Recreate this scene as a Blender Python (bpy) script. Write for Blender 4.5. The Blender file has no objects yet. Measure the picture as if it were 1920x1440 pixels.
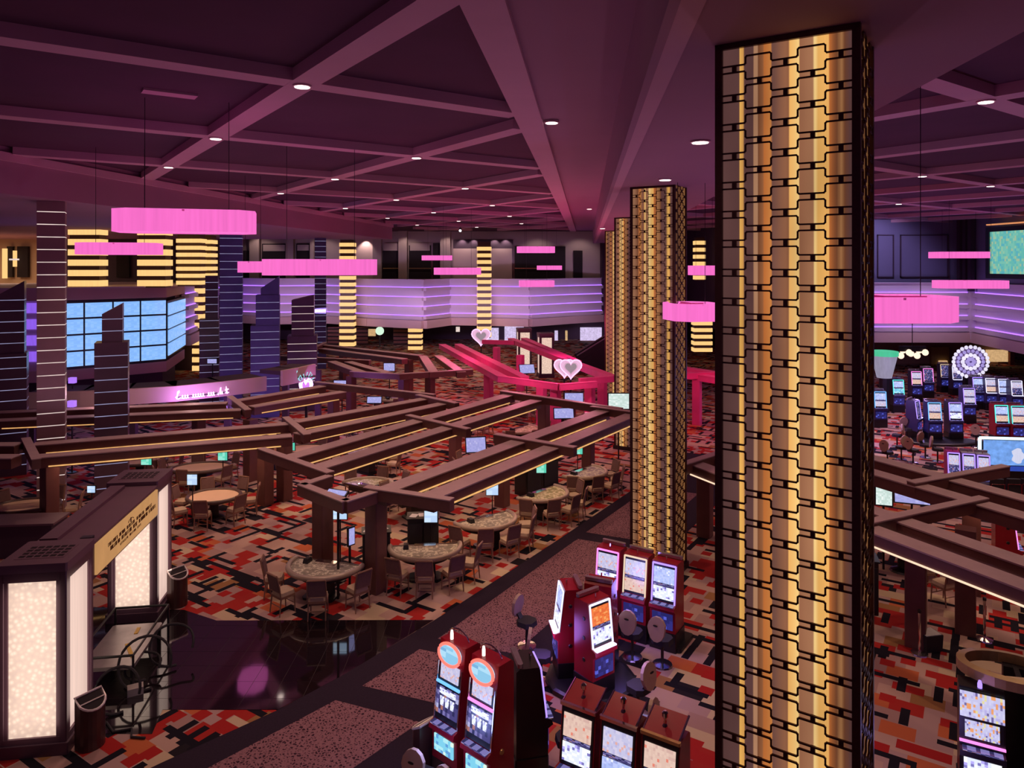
import bpy, math, random
from mathutils import Vector, Matrix
random.seed(7)
scn = bpy.context.scene
COL = scn.collection
F, HY, CAMZ = 1367.6, 496.0, 9.0
sin, cos, pi = math.sin, math.cos, math.pi

# ------------------------------------------------------------------ camera, world, exposure
cam = bpy.data.cameras.new('camera'); cam.sensor_width = 36; cam.lens = F/1920*36
cam.shift_y = -(720-HY)/1920; cam.clip_end = 300
co = bpy.data.objects.new('camera', cam); COL.objects.link(co)
co.location = (0, 0, CAMZ); co.rotation_euler = (pi/2, 0, 0); scn.camera = co
w = bpy.data.worlds.new('world'); scn.world = w; w.use_nodes = True
bg = w.node_tree.nodes['Background']
bg.inputs[0].default_value = (0.50, 0.19, 0.55, 1); bg.inputs[1].default_value = 0.17
vs = scn.view_settings
vs.view_transform = 'Standard'; vs.look = 'None'; vs.gamma = 1; vs.use_curve_mapping = False; vs.exposure = 0.0
scn.cycles.max_bounces = 6; scn.cycles.diffuse_bounces = 3; scn.cycles.glossy_bounces = 3
scn.cycles.transmission_bounces = 2; scn.cycles.caustics_reflective = False; scn.cycles.caustics_refractive = False
scn.cycles.sample_clamp_indirect = 3.0; scn.cycles.use_denoising = True

UPK = 0.16
def lamp(kind, loc, energy, color, size=0.3, size_y=None, rot=(0, 0, 0), cone=None, blend=0.6):
    l = bpy.data.lights.new('lamp', kind); l.energy = energy; l.color = color
    if kind == 'AREA':
        l.size = size
        if size_y: l.shape = 'RECTANGLE'; l.size_y = size_y
    else:
        l.shadow_soft_size = size
    if kind == 'SPOT':
        l.spot_size = math.radians(cone or 90); l.spot_blend = blend
    o = bpy.data.objects.new('lamp', l); COL.objects.link(o); o.location = loc; o.rotation_euler = rot
    o['kind'] = 'helper'
    return o

WARM = (1.0, 0.66, 0.47)
# downlight rows in the coffered ceiling: grid origin and steps of the beam grid (metres)
G0, GA, GB, ZB = Vector((-4.18, 14.53)), Vector((5.17, 3.70)), Vector((-4.17, 6.03)), 12.57
def grid(a, b): return G0 + GA*a + GB*b
DL = [(0, 0), (0, 1), (0, 2), (1, 1), (1, 2), (1, 3), (2, 2), (2, 3), (2, 4), (3, 3), (3, 4), (3, 5), (4, 4), (4, 5), (4, 6), (5, 5), (5, 6), (2, -1), (3, -1), (4, 0), (5, 0), (5, 1), (6, 1), (3, -2), (4, -1), (0, -1), (1, 0)]

# ------------------------------------------------------------------ helpers
def g(px, py, z=0.0):
    """point at height z seen at that place of the 1920x1440 photograph"""
    y = F*(CAMZ-z)/(py-HY)
    return Vector(((px-960)/F*y, y, z))
def gx(px, d, z): return Vector(((px-960)/F*d, d, z))

class MB:
    def __init__(s): s.v = []; s.f = []
    def add(s, vs, fs):
        n = len(s.v); s.v += [tuple(p) for p in vs]; s.f += [[i+n for i in f] for f in fs]; return s
    def box(s, c, d, rz=0, taper=1.0, bev=0.0):
        hx, hy, hz = d[0]/2, d[1]/2, d[2]/2; ca, sa = cos(rz), sin(rz); pts = []
        if bev > 0:
            b = min(bev, hx*.9, hy*.9)
            ring = [(-hx+b, -hy), (hx-b, -hy), (hx, -hy+b), (hx, hy-b), (hx-b, hy), (-hx+b, hy), (-hx, hy-b), (-hx, -hy+b)]
        else: ring = [(-hx, -hy), (hx, -hy), (hx, hy), (-hx, hy)]
        n = len(ring)
        for z, k in ((-hz, 1), (hz, taper)):
            for x, y in ring: pts.append((c[0]+(x*ca-y*sa)*k, c[1]+(x*sa+y*ca)*k, c[2]+z))
        fs = [list(range(n))[::-1], list(range(n, 2*n))]+[[i, (i+1) % n, n+(i+1) % n, n+i] for i in range(n)]
        return s.add(pts, fs)
    def prism(s, poly, z0, z1, z1f=None):
        n = len(poly)
        pts = [(p[0], p[1], z0) for p in poly]+[(p[0], p[1], z1 if z1f is None else z1f(p)) for p in poly]
        a = sum(poly[i][0]*poly[(i+1) % n][1]-poly[(i+1) % n][0]*poly[i][1] for i in range(n))
        fs = [list(range(n))[::-1], list(range(n, 2*n))]+[[i, (i+1) % n, n+(i+1) % n, n+i] for i in range(n)]
        if a < 0: fs = [f[::-1] for f in fs]
        return s.add(pts, fs)
    def bar(s, p0, p1, wd, h):
        """straight timber from p0 to p1, wd wide (sideways), h deep, centred on the line"""
        p0, p1 = Vector(p0), Vector(p1); d = (p1-p0)
        side = Vector((d.y, -d.x, 0))
        side = side.normalized() if side.length > 1e-6 else Vector((1, 0, 0))
        up = side.cross(d).normalized()
        if up.z < 0: up = -up
        pts = []
        for p in (p0, p1):
            for a, b in ((-1, -1), (1, -1), (1, 1), (-1, 1)): pts.append(p+side*a*wd/2+up*b*h/2)
        return s.add(pts, [[3, 2, 1, 0], [4, 5, 6, 7], [0, 1, 5, 4], [1, 2, 6, 5], [2, 3, 7, 6], [3, 0, 4, 7]])
    def tube(s, pts, r, n=6, closed=False):
        pts = [Vector(p) for p in pts]; m = len(pts); vv = []
        for i, p in enumerate(pts):
            a = pts[i-1] if (i > 0 or closed) else p; b = pts[(i+1) % m] if (i < m-1 or closed) else p
            t = (b-a).normalized(); ref = Vector((0, 0, 1)) if abs(t.z) < .9 else Vector((1, 0, 0))
            u = t.cross(ref).normalized(); q = u.cross(t)
            rr = r[i] if isinstance(r, (list, tuple)) else r
            for k in range(n): vv.append(p+u*cos(2*pi*k/n)*rr+q*sin(2*pi*k/n)*rr)
        fs = []
        for i in range(m if closed else m-1):
            j = (i+1) % m
            for k in range(n): fs.append([i*n+k, i*n+(k+1) % n, j*n+(k+1) % n, j*n+k])
        if not closed: fs += [list(range(n))[::-1], [(m-1)*n+k for k in range(n)]]
        return s.add(vv, fs)
    def lathe(s, c, prof, n=16, sx=1, sy=1):
        vv = []; fs = []
        for r, z in prof:
            for k in range(n): vv.append((c[0]+r*cos(2*pi*k/n)*sx, c[1]+r*sin(2*pi*k/n)*sy, c[2]+z))
        m = len(prof)
        for i in range(m-1):
            for k in range(n): fs.append([i*n+k, i*n+(k+1) % n, (i+1)*n+(k+1) % n, (i+1)*n+k])
        fs += [list(range(n))[::-1], [(m-1)*n+k for k in range(n)]]
        return s.add(vv, fs)
    def ball(s, c, r, n=8, m=5, sz=1):
        return s.lathe(c, [(max(r*sin(pi*i/m), r*.03), -r*sz*cos(pi*i/m)) for i in range(m+1)], n)
    def xf(s, mat):
        s.v = [tuple(mat @ Vector(p)) for p in s.v]; return s
    def mesh(s, name, m, smooth=False):
        me = bpy.data.meshes.new(name); me.from_pydata(s.v, [], s.f)
        if m: me.materials.append(m)
        if smooth:
            for p in me.polygons: p.use_smooth = True
        me.update(); return me

def link(name, me, parent=None, loc=None, rz=None, kind=None, label=None):
    o = bpy.data.objects.new(name, me); COL.objects.link(o)
    if parent: o.parent = parent
    if loc is not None: o.location = loc
    if rz is not None: o.rotation_euler = (0, 0, rz)
    if kind: o['kind'] = kind
    if label: o['label'] = label
    return o
def part(name, mb, m, parent, smooth=False, **k):
    return link(name, mb.mesh(name, m, smooth) if isinstance(mb, MB) else mb, parent, **k)
def tag(o, label, cat, group=None):
    o['label'] = label; o['category'] = cat
    if group: o['group'] = group
    return o
def thing(name, label, cat, loc=(0, 0, 0), rz=0, group=None):
    o = link(name, None, None, loc, rz); o.empty_display_size = .2
    return tag(o, label, cat, group)
def struct(name, mb=None, m=None, parent=None):
    o = link(name, mb.mesh(name, m) if mb else None, parent)
    if not parent: o['kind'] = 'structure'
    return o
def copy_tree(o, parent=None):
    c = o.copy(); COL.objects.link(c)
    if parent: c.parent = parent
    for ch in list(o.children): copy_tree(ch, c)
    return c
def dup(o, loc, rz, label, group=None):
    c = copy_tree(o); c.location = loc; c.rotation_euler = (0, 0, rz); c['label'] = label
    if group: c['group'] = group
    return c
OBST = []
ORD = ['first', 'second', 'third', 'fourth', 'fifth', 'sixth', 'seventh', 'eighth', 'ninth', 'tenth', 'eleventh', 'twelfth']

# ------------------------------------------------------------------ materials
MATS = {}
def new_mat(name):
    m = bpy.data.materials.new(name); m.use_nodes = True; MATS[name] = m
    return m, m.node_tree.nodes, m.node_tree.links, m.node_tree.nodes['Principled BSDF']
def mat(name, col, rough=.5, metal=0.0, var=.18, scale=6.0, bump=0.0, spec=.5):
    """painted, wooden or metal surface: base colour with a soft grain"""
    if name in MATS: return MATS[name]
    m, N, L, b = new_mat(name)
    b.inputs['Roughness'].default_value = rough; b.inputs['Metallic'].default_value = metal
    b.inputs['Specular IOR Level'].default_value = spec
    tc = N.new('ShaderNodeTexCoord'); no = N.new('ShaderNodeTexNoise'); no.inputs['Scale'].default_value = scale; no.inputs['Detail'].default_value = 3
    L.new(tc.outputs['Object'], no.inputs['Vector'])
    mx = N.new('ShaderNodeMix'); mx.data_type = 'RGBA'
    mx.inputs[6].default_value = (*[c*(1-var) for c in col], 1); mx.inputs[7].default_value = (*[min(1, c*(1+var)) for c in col], 1)
    L.new(no.outputs['Fac'], mx.inputs[0]); L.new(mx.outputs[2], b.inputs['Base Color'])
    if bump:
        bp = N.new('ShaderNodeBump'); bp.inputs['Strength'].default_value = bump; bp.inputs['Distance'].default_value = .02
        L.new(no.outputs['Fac'], bp.inputs['Height']); L.new(bp.outputs['Normal'], b.inputs['Normal'])
    return m
def glow(name, col, strength=1.0, var=.12, stretch=(4, 4, .6), base=(.02, .02, .02)):
    """lit surface (lamp shade, LED strip, screen) with a soft unevenness"""
    if name in MATS: return MATS[name]
    m, N, L, b = new_mat(name)
    b.inputs['Base Color'].default_value = (*base, 1); b.inputs['Roughness'].default_value = .5
    tc = N.new('ShaderNodeTexCoord'); mp = N.new('ShaderNodeMapping'); mp.inputs['Scale'].default_value = stretch
    no = N.new('ShaderNodeTexNoise'); no.inputs['Scale'].default_value = 2.0
    L.new(tc.outputs['Object'], mp.inputs[0]); L.new(mp.outputs[0], no.inputs['Vector'])
    mx = N.new('ShaderNodeMix'); mx.data_type = 'RGBA'
    mx.inputs[6].default_value = (*[c*(1-var) for c in col], 1); mx.inputs[7].default_value = (*[c*(1+var) for c in col], 1)
    L.new(no.outputs['Fac'], mx.inputs[0]); L.new(mx.outputs[2], b.inputs['Emission Color'])
    b.inputs['Emission Strength'].default_value = strength
    return m
def ramp(N, stops, interp='LINEAR'):
    r = N.new('ShaderNodeValToRGB'); r.color_ramp.interpolation = interp; e = r.color_ramp.elements
    while len(e) < len(stops): e.new(.5)
    for k, (p, c) in enumerate(stops): e[k].position = p; e[k].color = (*c, 1)
    return r
def mth(N, L, op, a, b=None):
    n = N.new('ShaderNodeMath'); n.operation = op
    for i, x in enumerate((a, b)):
        if x is None: continue
        if isinstance(x, (int, float)): n.inputs[i].default_value = x
        else: L.new(x, n.inputs[i])
    return n.outputs[0]
def screen(name, stops, nx, nz, strength=1.1, seed=0.0):
    """slot-machine or television picture: blocks of light colours on a grid across the face (object x, z)"""
    if name in MATS: return MATS[name]
    m, N, L, b = new_mat(name)
    b.inputs['Base Color'].default_value = (.01, .01, .012, 1); b.inputs['Roughness'].default_value = .25
    tc = N.new('ShaderNodeTexCoord'); sp = N.new('ShaderNodeSeparateXYZ'); L.new(tc.outputs['Generated'], sp.inputs[0])
    fx = mth(N, L, 'FLOOR', mth(N, L, 'MULTIPLY', sp.outputs[0], nx*.999)); fz = mth(N, L, 'FLOOR', mth(N, L, 'MULTIPLY', sp.outputs[2], nz*.999))
    cb = N.new('ShaderNodeCombineXYZ'); L.new(fx, cb.inputs[0]); L.new(fz, cb.inputs[1]); cb.inputs[2].default_value = seed
    wn = N.new('ShaderNodeTexWhiteNoise'); L.new(cb.outputs[0], wn.inputs['Vector'])
    r = ramp(N, stops, 'CONSTANT'); L.new(wn.outputs['Value'], r.inputs[0])
    L.new(r.outputs[0], b.inputs['Emission Color']); b.inputs['Emission Strength'].default_value = strength
    return m

def carpet_mat():
    m, N, L, b = new_mat('patterned_carpet'); b.inputs['Roughness'].default_value = .95; b.inputs['Specular IOR Level'].default_value = .1
    tc = N.new('ShaderNodeTexCoord'); vr = N.new('ShaderNodeVectorRotate'); vr.rotation_type = 'Z_AXIS'; vr.inputs['Angle'].default_value = math.radians(33)
    L.new(tc.outputs['Object'], vr.inputs[0]); sp = N.new('ShaderNodeSeparateXYZ'); L.new(vr.outputs[0], sp.inputs[0])
    U, V = sp.outputs[0], sp.outputs[1]
    def cells(su, sv, off, seed):
        row = mth(N, L, 'FLOOR', mth(N, L, 'DIVIDE', V, sv))
        u = mth(N, L, 'FLOOR', mth(N, L, 'DIVIDE', mth(N, L, 'ADD', U, mth(N, L, 'MULTIPLY', row, off)), su))
        cb = N.new('ShaderNodeCombineXYZ'); L.new(u, cb.inputs[0]); L.new(row, cb.inputs[1]); cb.inputs[2].default_value = seed
        wn = N.new('ShaderNodeTexWhiteNoise'); L.new(cb.outputs[0], wn.inputs['Vector']); return wn.outputs['Value']
    r = ramp(N, [(0, (.46, .29, .25)), (.27, (.36, .21, .20)), (.44, (.52, .38, .27)), (.56, (.40, .25, .25)), (.68, (.36, .025, .022)), (.82, (.48, .12, .05)), (.90, (.30, .14, .06)), (.95, (.02, .014, .02))], 'CONSTANT')
    L.new(cells(.62, .46, .27, 1.0), r.inputs[0])
    out = r.outputs[0]
    for (su, sv, off, seed, lim, col) in ((.30, .30, .21, 3.0, .86, (.36, .02, .02)), (.95, .16, .43, 5.0, .87, (.012, .009, .016)), (.17, .62, .33, 7.0, .91, (.012, .009, .016))):
        gt = mth(N, L, 'GREATER_THAN', cells(su, sv, off, seed), lim)
        mx = N.new('ShaderNodeMix'); mx.data_type = 'RGBA'; L.new(gt, mx.inputs[0]); L.new(out, mx.inputs[6]); mx.inputs[7].default_value = (*col, 1); out = mx.outputs[2]
    L.new(out, b.inputs['Base Color']); return m
def speckle_mat():
    m, N, L, b = new_mat('leopard_carpet'); b.inputs['Roughness'].default_value = .95; b.inputs['Specular IOR Level'].default_value = .1
    tc = N.new('ShaderNodeTexCoord'); vo = N.new('ShaderNodeTexVoronoi'); vo.inputs['Scale'].default_value = 17.0; vo.feature = 'DISTANCE_TO_EDGE'
    no = N.new('ShaderNodeTexNoise'); no.inputs['Scale'].default_value = 14
    L.new(tc.outputs['Object'], no.inputs['Vector'])
    mx = N.new('ShaderNodeMix'); mx.data_type = 'RGBA'; mx.inputs[0].default_value = .08; L.new(tc.outputs['Object'], mx.inputs[6]); L.new(no.outputs['Color'], mx.inputs[7])
    L.new(mx.outputs[2], vo.inputs['Vector'])
    r = ramp(N, [(0, (.30, .145, .175)), (.18, (.22, .10, .13)), (.26, (.045, .018, .032))]); L.new(vo.outputs['Distance'], r.inputs[0]); L.new(r.outputs[0], b.inputs['Base Color'])
    return m
def felt_mat(name, c0, c1):
    if name in MATS: return MATS[name]
    m, N, L, b = new_mat(name); b.inputs['Roughness'].default_value = .55
    tc = N.new('ShaderNodeTexCoord'); no = N.new('ShaderNodeTexNoise'); no.inputs['Scale'].default_value = 7; no.inputs['Detail'].default_value = 6
    L.new(tc.outputs['Object'], no.inputs['Vector'])
    r = ramp(N, [(.35, c0), (.5, c1), (.56, (.75, .68, .55)), (.62, c1)]); L.new(no.outputs['Fac'], r.inputs[0]); L.new(r.outputs[0], b.inputs['Base Color'])
    return m
def stripe_mat(name, stops, seed, strength):
    """backlit fabric panel: vertical bands of amber, cream and mauve along the face (object x), changing a little with height"""
    m, N, L, b = new_mat(name); b.inputs['Base Color'].default_value = (.12, .07, .04, 1); b.inputs['Roughness'].default_value = .6
    tc = N.new('ShaderNodeTexCoord'); sp = N.new('ShaderNodeSeparateXYZ'); L.new(tc.outputs['Object'], sp.inputs[0])
    mp = N.new('ShaderNodeMapping'); mp.inputs['Scale'].default_value = (16, 1, .12); mp.inputs['Location'].default_value = (seed, 0, 0); L.new(tc.outputs['Object'], mp.inputs[0])
    no = N.new('ShaderNodeTexNoise'); no.inputs['Scale'].default_value = 1.0; no.inputs['Detail'].default_value = 3; L.new(mp.outputs[0], no.inputs['Vector'])
    x = mth(N, L, 'ADD', mth(N, L, 'DIVIDE', sp.outputs[0], 1.37), mth(N, L, 'MULTIPLY', mth(N, L, 'SUBTRACT', no.outputs['Fac'], .5), .035))
    r = ramp(N, stops, 'LINEAR'); L.new(x, r.inputs[0])
    mz = N.new('ShaderNodeMapping'); mz.inputs['Scale'].default_value = (1.6, 1, .45); mz.inputs['Location'].default_value = (seed*3, 0, seed); L.new(tc.outputs['Object'], mz.inputs[0])
    n2 = N.new('ShaderNodeTexNoise'); n2.inputs['Scale'].default_value = 1.3; L.new(mz.outputs[0], n2.inputs['Vector'])
    k = mth(N, L, 'MULTIPLY', mth(N, L, 'ADD', n2.outputs['Fac'], .5), strength)
    L.new(r.outputs[0], b.inputs['Emission Color']); L.new(k, b.inputs['Emission Strength'])
    return m

CARPET = carpet_mat(); SPECK = speckle_mat()
BORDER = mat('dark_border_carpet', (.030, .018, .034), .95, 0, .25, 30, spec=.1)
TILE = mat('polished_black_tile', (.010, .006, .009), .05, 0, .3, 2, spec=1.0); TILE.node_tree.nodes['Principled BSDF'].inputs['IOR'].default_value = 1.75
GROUT = mat('tile_joint', (.05, .035, .04), .8)
BEAM = mat('mauve_plaster', (.62, .36, .46), .85, 0, .06, 1.2)
COFFER = mat('plum_coffer_paint', (.085, .024, .066), .9, 0, .2, .8)
SOFFIT = mat('soffit_plaster', (.38, .20, .29), .85, 0, .06, .7)
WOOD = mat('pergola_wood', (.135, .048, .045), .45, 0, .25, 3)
WOODTOP_LIT = mat('pergola_wood_lit_top', (.44, .295, .31), .55, 0, .15, 3)  # light from above put into a paler mauve for the beam tops
PINKWOOD = mat('pink_lit_paint', (.80, .08, .30), .5, 0, .15, 2)
BRONZE = mat('dark_bronze', (.075, .028, .024), .42, .6, .3, 20)
BLACK = mat('black_laminate', (.012, .010, .013), .35)
BLACKF = mat('black_fabric', (.02, .016, .022), .8)
CHROME = mat('chrome', (.75, .68, .70), .15, 1.0, .05)
TOWER = mat('tower_glass_panel', (.30, .18, .20), .45, .0, .2, 1.5)
TOWERB = mat('tower_blue_panel', (.085, .085, .24), .5, .0, .25, 1.5)
TOWERD = mat('tower_dark_panel', (.10, .055, .095), .3, .0, .25, 1.5)
LINE = glow('tower_light_line', (1.0, .80, .74), .8, .5, (1, 1, 3))
LINEC = glow('tower_cool_line', (.62, .60, 1.0), .42, .6, (1, 1, 3))
PINK = glow('pink_shade', (1.0, .17, .62), .95, .16, (7, 7, .3))
PINKRIM = mat('pink_rim', (.75, .08, .35), .4)
AMBER = glow('amber_band', (1.0, .60, .22), 1.05, .12)
AMBERD = mat('dark_bronze_band', (.075, .035, .02), .5)
STRIP = glow('warm_led_strip', (1.0, .52, .18), .85, .45, (2, 2, 2))
STRIPW = glow('pale_led_strip', (1.0, .72, .5), 1.1, .1)
PURPLE = glow('violet_led_strip', (.36, .14, 1.0), 2.2, .05)
LAV = mat('lavender_wall_paint', (.62, .50, .58), .8, 0, .05, .5)
MAUVEW = mat('mauve_wall_paint', (.60, .42, .40), .8, 0, .08, .5)
FACADE = mat('taupe_wall_paint', (.46, .36, .34), .85, 0, .1, .4)
DARKW = mat('dark_plum_wall', (.06, .03, .055), .8, 0, .2, .4)
NAVYW = mat('navy_wall_paint', (.17, .15, .26), .75, 0, .1, .4)
VOID = mat('dark_opening', (.015, .008, .012), .9)
CREAM = mat('cream_upholstery', (.46, .33, .24), .75, 0, .12, 10)
CHAIRW = mat('chair_wood', (.26, .13, .09), .5, 0, .2, 8)
CHAIRB = mat('chair_back_fabric', (.17, .085, .085), .8, 0, .2, 10)
RED = mat('red_lacquer', (.30, .008, .022), .25, 0, .12, 4)
GOLD = mat('gold_trim', (.55, .34, .14), .35, .7)
LENS = glow('downlight_lens', (1.0, .78, .70), 5.0)
BEIGE = mat('lobby_wall_beige', (.55, .38, .26), .8, 0, .12, .6)
# ------------------------------------------------------------------ ceiling downlights, then added fill lamps
for k, (a, b) in enumerate(DL):
    p = grid(a, b)
    if p.y < 70: lamp('SPOT', (p.x, p.y, ZB-.12), 760, WARM, .12, cone=105, blend=.8)
AX = Vector((.1017, 1.0)); NX = Vector((1.0, -.1017))          # the column row and across it
def tl(t, y, z): return Vector(((t+.1012*y)/.9949, y, z))
SOF = [(2.1, 13.5), (2.1, 19.5), (2.1, 28.0), (2.2, 42.0)]
for t, y in SOF: lamp('SPOT', tl(t, y, 11.2), 300, WARM, .1, cone=110, blend=.8)

# added area lights floating before the violet balconies to brighten them
def balcony_fill(a, b, e, col=(.62, .45, 1.0), off=8.5, z=5.0):
    a, b = Vector(a), Vector(b); d = b-a; n = Vector((d.y, -d.x)).normalized(); n = n if n.dot(-a) > 0 else -n
    c = (a+b)/2+n*off; o = lamp('AREA', (c.x, c.y, z), e, col, d.length, .3); o.data.spread = math.radians(45 if off > 10 else 60)
    o.rotation_euler = (Vector(((a+b).x/2, (a+b).y/2, 5.0))-Vector((c.x, c.y, z))).to_track_quat('-Z', 'Y').to_euler()
balcony_fill((-28, 75.5), (9.6, 75.5), 430, (.70, .48, .95), 13); balcony_fill((20.5, 60.2), (37.7, 60.0), 70); balcony_fill((37.9, 59.8), (35.7, 43), 60); balcony_fill((-25.7, 57.3), (-28.5, 69.5), 60)
for px in (480, 600, 760, 840, 1010, 1090): lamp('SPOT', (gx(px, 81.6, 0).x, 81.6, 12.4), 110, (1, .74, .68), .05, rot=(math.radians(28), 0, 0), cone=110)  # added spots, no fixtures, to lift the taupe facade
for x in (-24, -17, -10, -4, 3, 8): lamp('SPOT', (x, 66.0, 6.0), 330, (1, .72, .62), .05, rot=(math.radians(66), 0, 0), cone=60)  # added warm spots in mid-air to brighten the lower fascia
lamp('SPOT', (30, 57.0, 12.3), 900, (.62, .52, 1.0), .05, rot=(math.radians(50), 0, 0), cone=120); lamp('SPOT', (33, 54.0, 7.5), 300, (1, .72, .75), .05, rot=(math.radians(50), 0, -.3), cone=90)  # added spots for the dim navy wall and the balcony below it
# added upward spots without fixtures, brightening the ceiling in mauve and violet
for x, y, z, en in ((-8.3, 24.1, 3.1, 900), (-3.9, 19.9, 3.1, 900), (3.5, 31.0, 3.1, 900), (-15.5, 24.5, 3.1, 700), (-12.5, 32.5, 3.1, 900), (-6.0, 41.0, 3.1, 900), (2.4, 37.2, 3.1, 900), (9.6, 18.4, 3.1, 700), (12.2, 20.5, 3.1, 700), (-12, 50, 3.1, 900), (1, 54, 3.1, 900), (25, 36, 3.2, 900), (20, 45, 3.2, 900), (-6.5, 13.0, 3.6, 500), (4.6, 12.6, 2.6, 700)):
    lamp('SPOT', (x, y, z), en*UPK*(1 if x < 8 else 1.9), (.95, .52, .78) if x < 8 else (.60, .44, 1.0), .02, rot=(pi, 0, 0), cone=165, blend=1.0)
# added point lights without fixtures, tinting the bar and the pink pergolas
for x, y, z, en, c in ((-17.5, 31.5, 3.6, 60, (1, .6, .6)), (-14.6, 33.5, 3.8, 60, (1, .6, .6)), (-19, 36, 1.8, 120, (.5, .2, 1)), (-13.5, 38.5, 1.6, 120, (.5, .2, 1)), (-9.8, 38.8, 2.2, 60, (.6, .2, 1)), (-6.5, 30.6, 1.9, 40, (.6, .3, 1)),
                       (.2, 37.4, 4.6, 260, (1, .22, .36)), (3.6, 36.2, 4.4, 220, (1, .3, .42)), (-3.6, 47, 4.6, 320, (1, .12, .32)), (3.4, 48, 4.8, 320, (1, .12, .4)), (10.8, 38, 4.5, 200, (1, .1, .3))):
    lamp('POINT', (x, y, z), en, c, .05)
for x, y in ((17, 38), (23, 43), (19, 31), (28, 40)): lamp('SPOT', (x, y, 12.4), 800, (1, .62, .72), .1, cone=110, blend=.8)  # added pinkish spots that brighten the far right carpet
# ------------------------------------------------------------------ floor
fl = struct('floor', MB().box((2, 42, -.15), (110, 110, .3)), CARPET)
OUT = [(-9.6, 9.6), (-7.9, 11.5), (-6.35, 13.15), (-4.74, 14.72), (-3.73, 15.94), (-1.93, 18.5), (1.29, 23.5), (4.67, 28.9), (8.4, 34.9)]
INN = []
for i, p in enumerate(OUT):
    a = Vector(OUT[max(0, i-1)]); b = Vector(OUT[min(len(OUT)-1, i+1)]); d = (b-a).normalized()
    INN.append((p[0]+d.y*3.35, p[1]-d.x*3.35))
walk = struct('floor_walkway', MB().prism(OUT+INN[::-1], -.02, .006), BORDER)
WALK = [[(-7.6, 10.5), (-5.42, 13.04), (-3.64, 15.05), (-1.81, 14.33), (-2.9, 12.95), (-5.6, 9.7)],
        [(-3.19, 15.57), (-2.16, 17.05), (-.34, 16.36), (-1.42, 14.9)],
        [(-1.78, 17.53), (2.15, 23.9), (3.9, 23.1), (.05, 16.85)],
        [(2.49, 24.5), (5.6, 29.5), (7.3, 28.6), (4.25, 23.7)]]
for poly in WALK: part('carpet_panel', MB().prism(poly, .0, .011), SPECK, walk)
TILEPOLY = [(-13.5, 19.3), (-8.55, 19.0), (-7.47, 18.43), (-1.98, 18.46), (-3.73, 15.94), (-4.74, 14.74), (-7.06, 14.74), (-6.9, 13.98), (-8.1, 13.98), (-9.4, 14.4), (-13.5, 14.4)]
tf = struct('floor_polished', MB().prism(TILEPOLY, -.02, .004), GROUT)
def clip(poly, x0, y0, x1, y1):
    for ax, lim, sg in ((0, x0, 1), (0, x1, -1), (1, y0, 1), (1, y1, -1)):
        out = []
        for i in range(len(poly)):
            a, b = poly[i-1], poly[i]; da, db = (a[ax]-lim)*sg, (b[ax]-lim)*sg
            if (da >= 0) != (db >= 0):
                t = da/(da-db); out.append((a[0]+(b[0]-a[0])*t, a[1]+(b[1]-a[1])*t))
            if db >= 0: out.append(b)
        poly = out
        if len(poly) < 3: return []
    return poly
for i in range(20):
    for j in range(10):
        x0, y0 = -13.5+i*.61, 13.9+j*.61
        q = clip(TILEPOLY, x0+.004, y0+.004, x0+.606, y0+.606)
        if len(q) >= 3:
            ar = abs(sum(q[k-1][0]*q[k][1]-q[k][0]*q[k-1][1] for k in range(len(q))))/2
            if ar > .02: part('tile', MB().prism(q, 0, .0075), TILE, tf)

# ------------------------------------------------------------------ ceiling: slab, coffer beams, soffits
ceil = struct('ceiling', MB().box((2, 40, 12.92), (110, 106, .2)), COFFER)
FL0, FLD = Vector((-16.4, 23.4)), Vector((2.2, 16.9)).normalized()     # left fascia line
def seg_clip(p, d, planes):
    lo, hi = -200, 200
    for n, c in planes:                                          # keep n.x >= c
        den = n.dot(d); num = c-n.dot(p)
        if abs(den) < 1e-9:
            if num > 0: return None
        elif den > 0: lo = max(lo, num/den)
        else: hi = min(hi, num/den)
    return (lo, hi) if hi-lo > .3 else None
nF = Vector((FLD.y, -FLD.x)); NN = Vector((.9949, -.1012))
LEFT = [(nF, nF.dot(FL0)), (-NN, 1.7), (Vector((0, 1)), 2.0), (Vector((0, -1)), -77.5)]
RIGHT = [(NN, 4.28), (Vector((-1, 0)), -46), (Vector((0, 1)), 3.0), (Vector((0, -1)), -77.5)]
for planes in (LEFT, RIGHT):
    for fam, (d, e) in enumerate(((GB, GA), (GA, GB))):
        for k in range(-9, 14):
            p = G0+e*k; dd = d.normalized(); r = seg_clip(p, dd, planes)
            if not r: continue
            a, b = p+dd*r[0], p+dd*r[1]; zc = ZB+.13+(.004 if fam else 0)
            part('beam', MB().bar((a.x, a.y, zc), (b.x, b.y, zc), .56, .26), BEAM, ceil)
def ribbon(t0, t1, z0, z1, y0=1.0, y1=77.5):
    return MB().prism([tl(t0, y0, 0)[:2], tl(t1, y0, 0)[:2], tl(t1, y1, 0)[:2], tl(t0, y1, 0)[:2]], z0, z1)
part('edge_band', ribbon(-1.70, -1.07, 12.5, 12.83), BEAM, ceil)
part('flat_panel', ribbon(-1.07, .72, 12.60, 12.83), SOFFIT, ceil)
part('soffit_fascia', ribbon(.70, .80, 11.24, 12.83), SOFFIT, ceil)
part('soffit_edge_strip', ribbon(.80, 1.02, 11.25, 11.5), BEAM, ceil)
part('soffit', ribbon(1.02, 4.28, 11.29, 12.83), SOFFIT, ceil)
A, B = FL0+FLD*-22, FL0+FLD*43
part('left_fascia', MB().prism([A, B, B+Vector((-.12, 0)), A+Vector((-.12, 0))], 11.29, 12.83), SOFFIT, ceil)
part('left_soffit', MB().prism([A+Vector((-.12, 0)), B+Vector((-.12, 0)), (B.x-40, B.y), (A.x-40, A.y)], 11.30, 12.83), SOFFIT, ceil)
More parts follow.
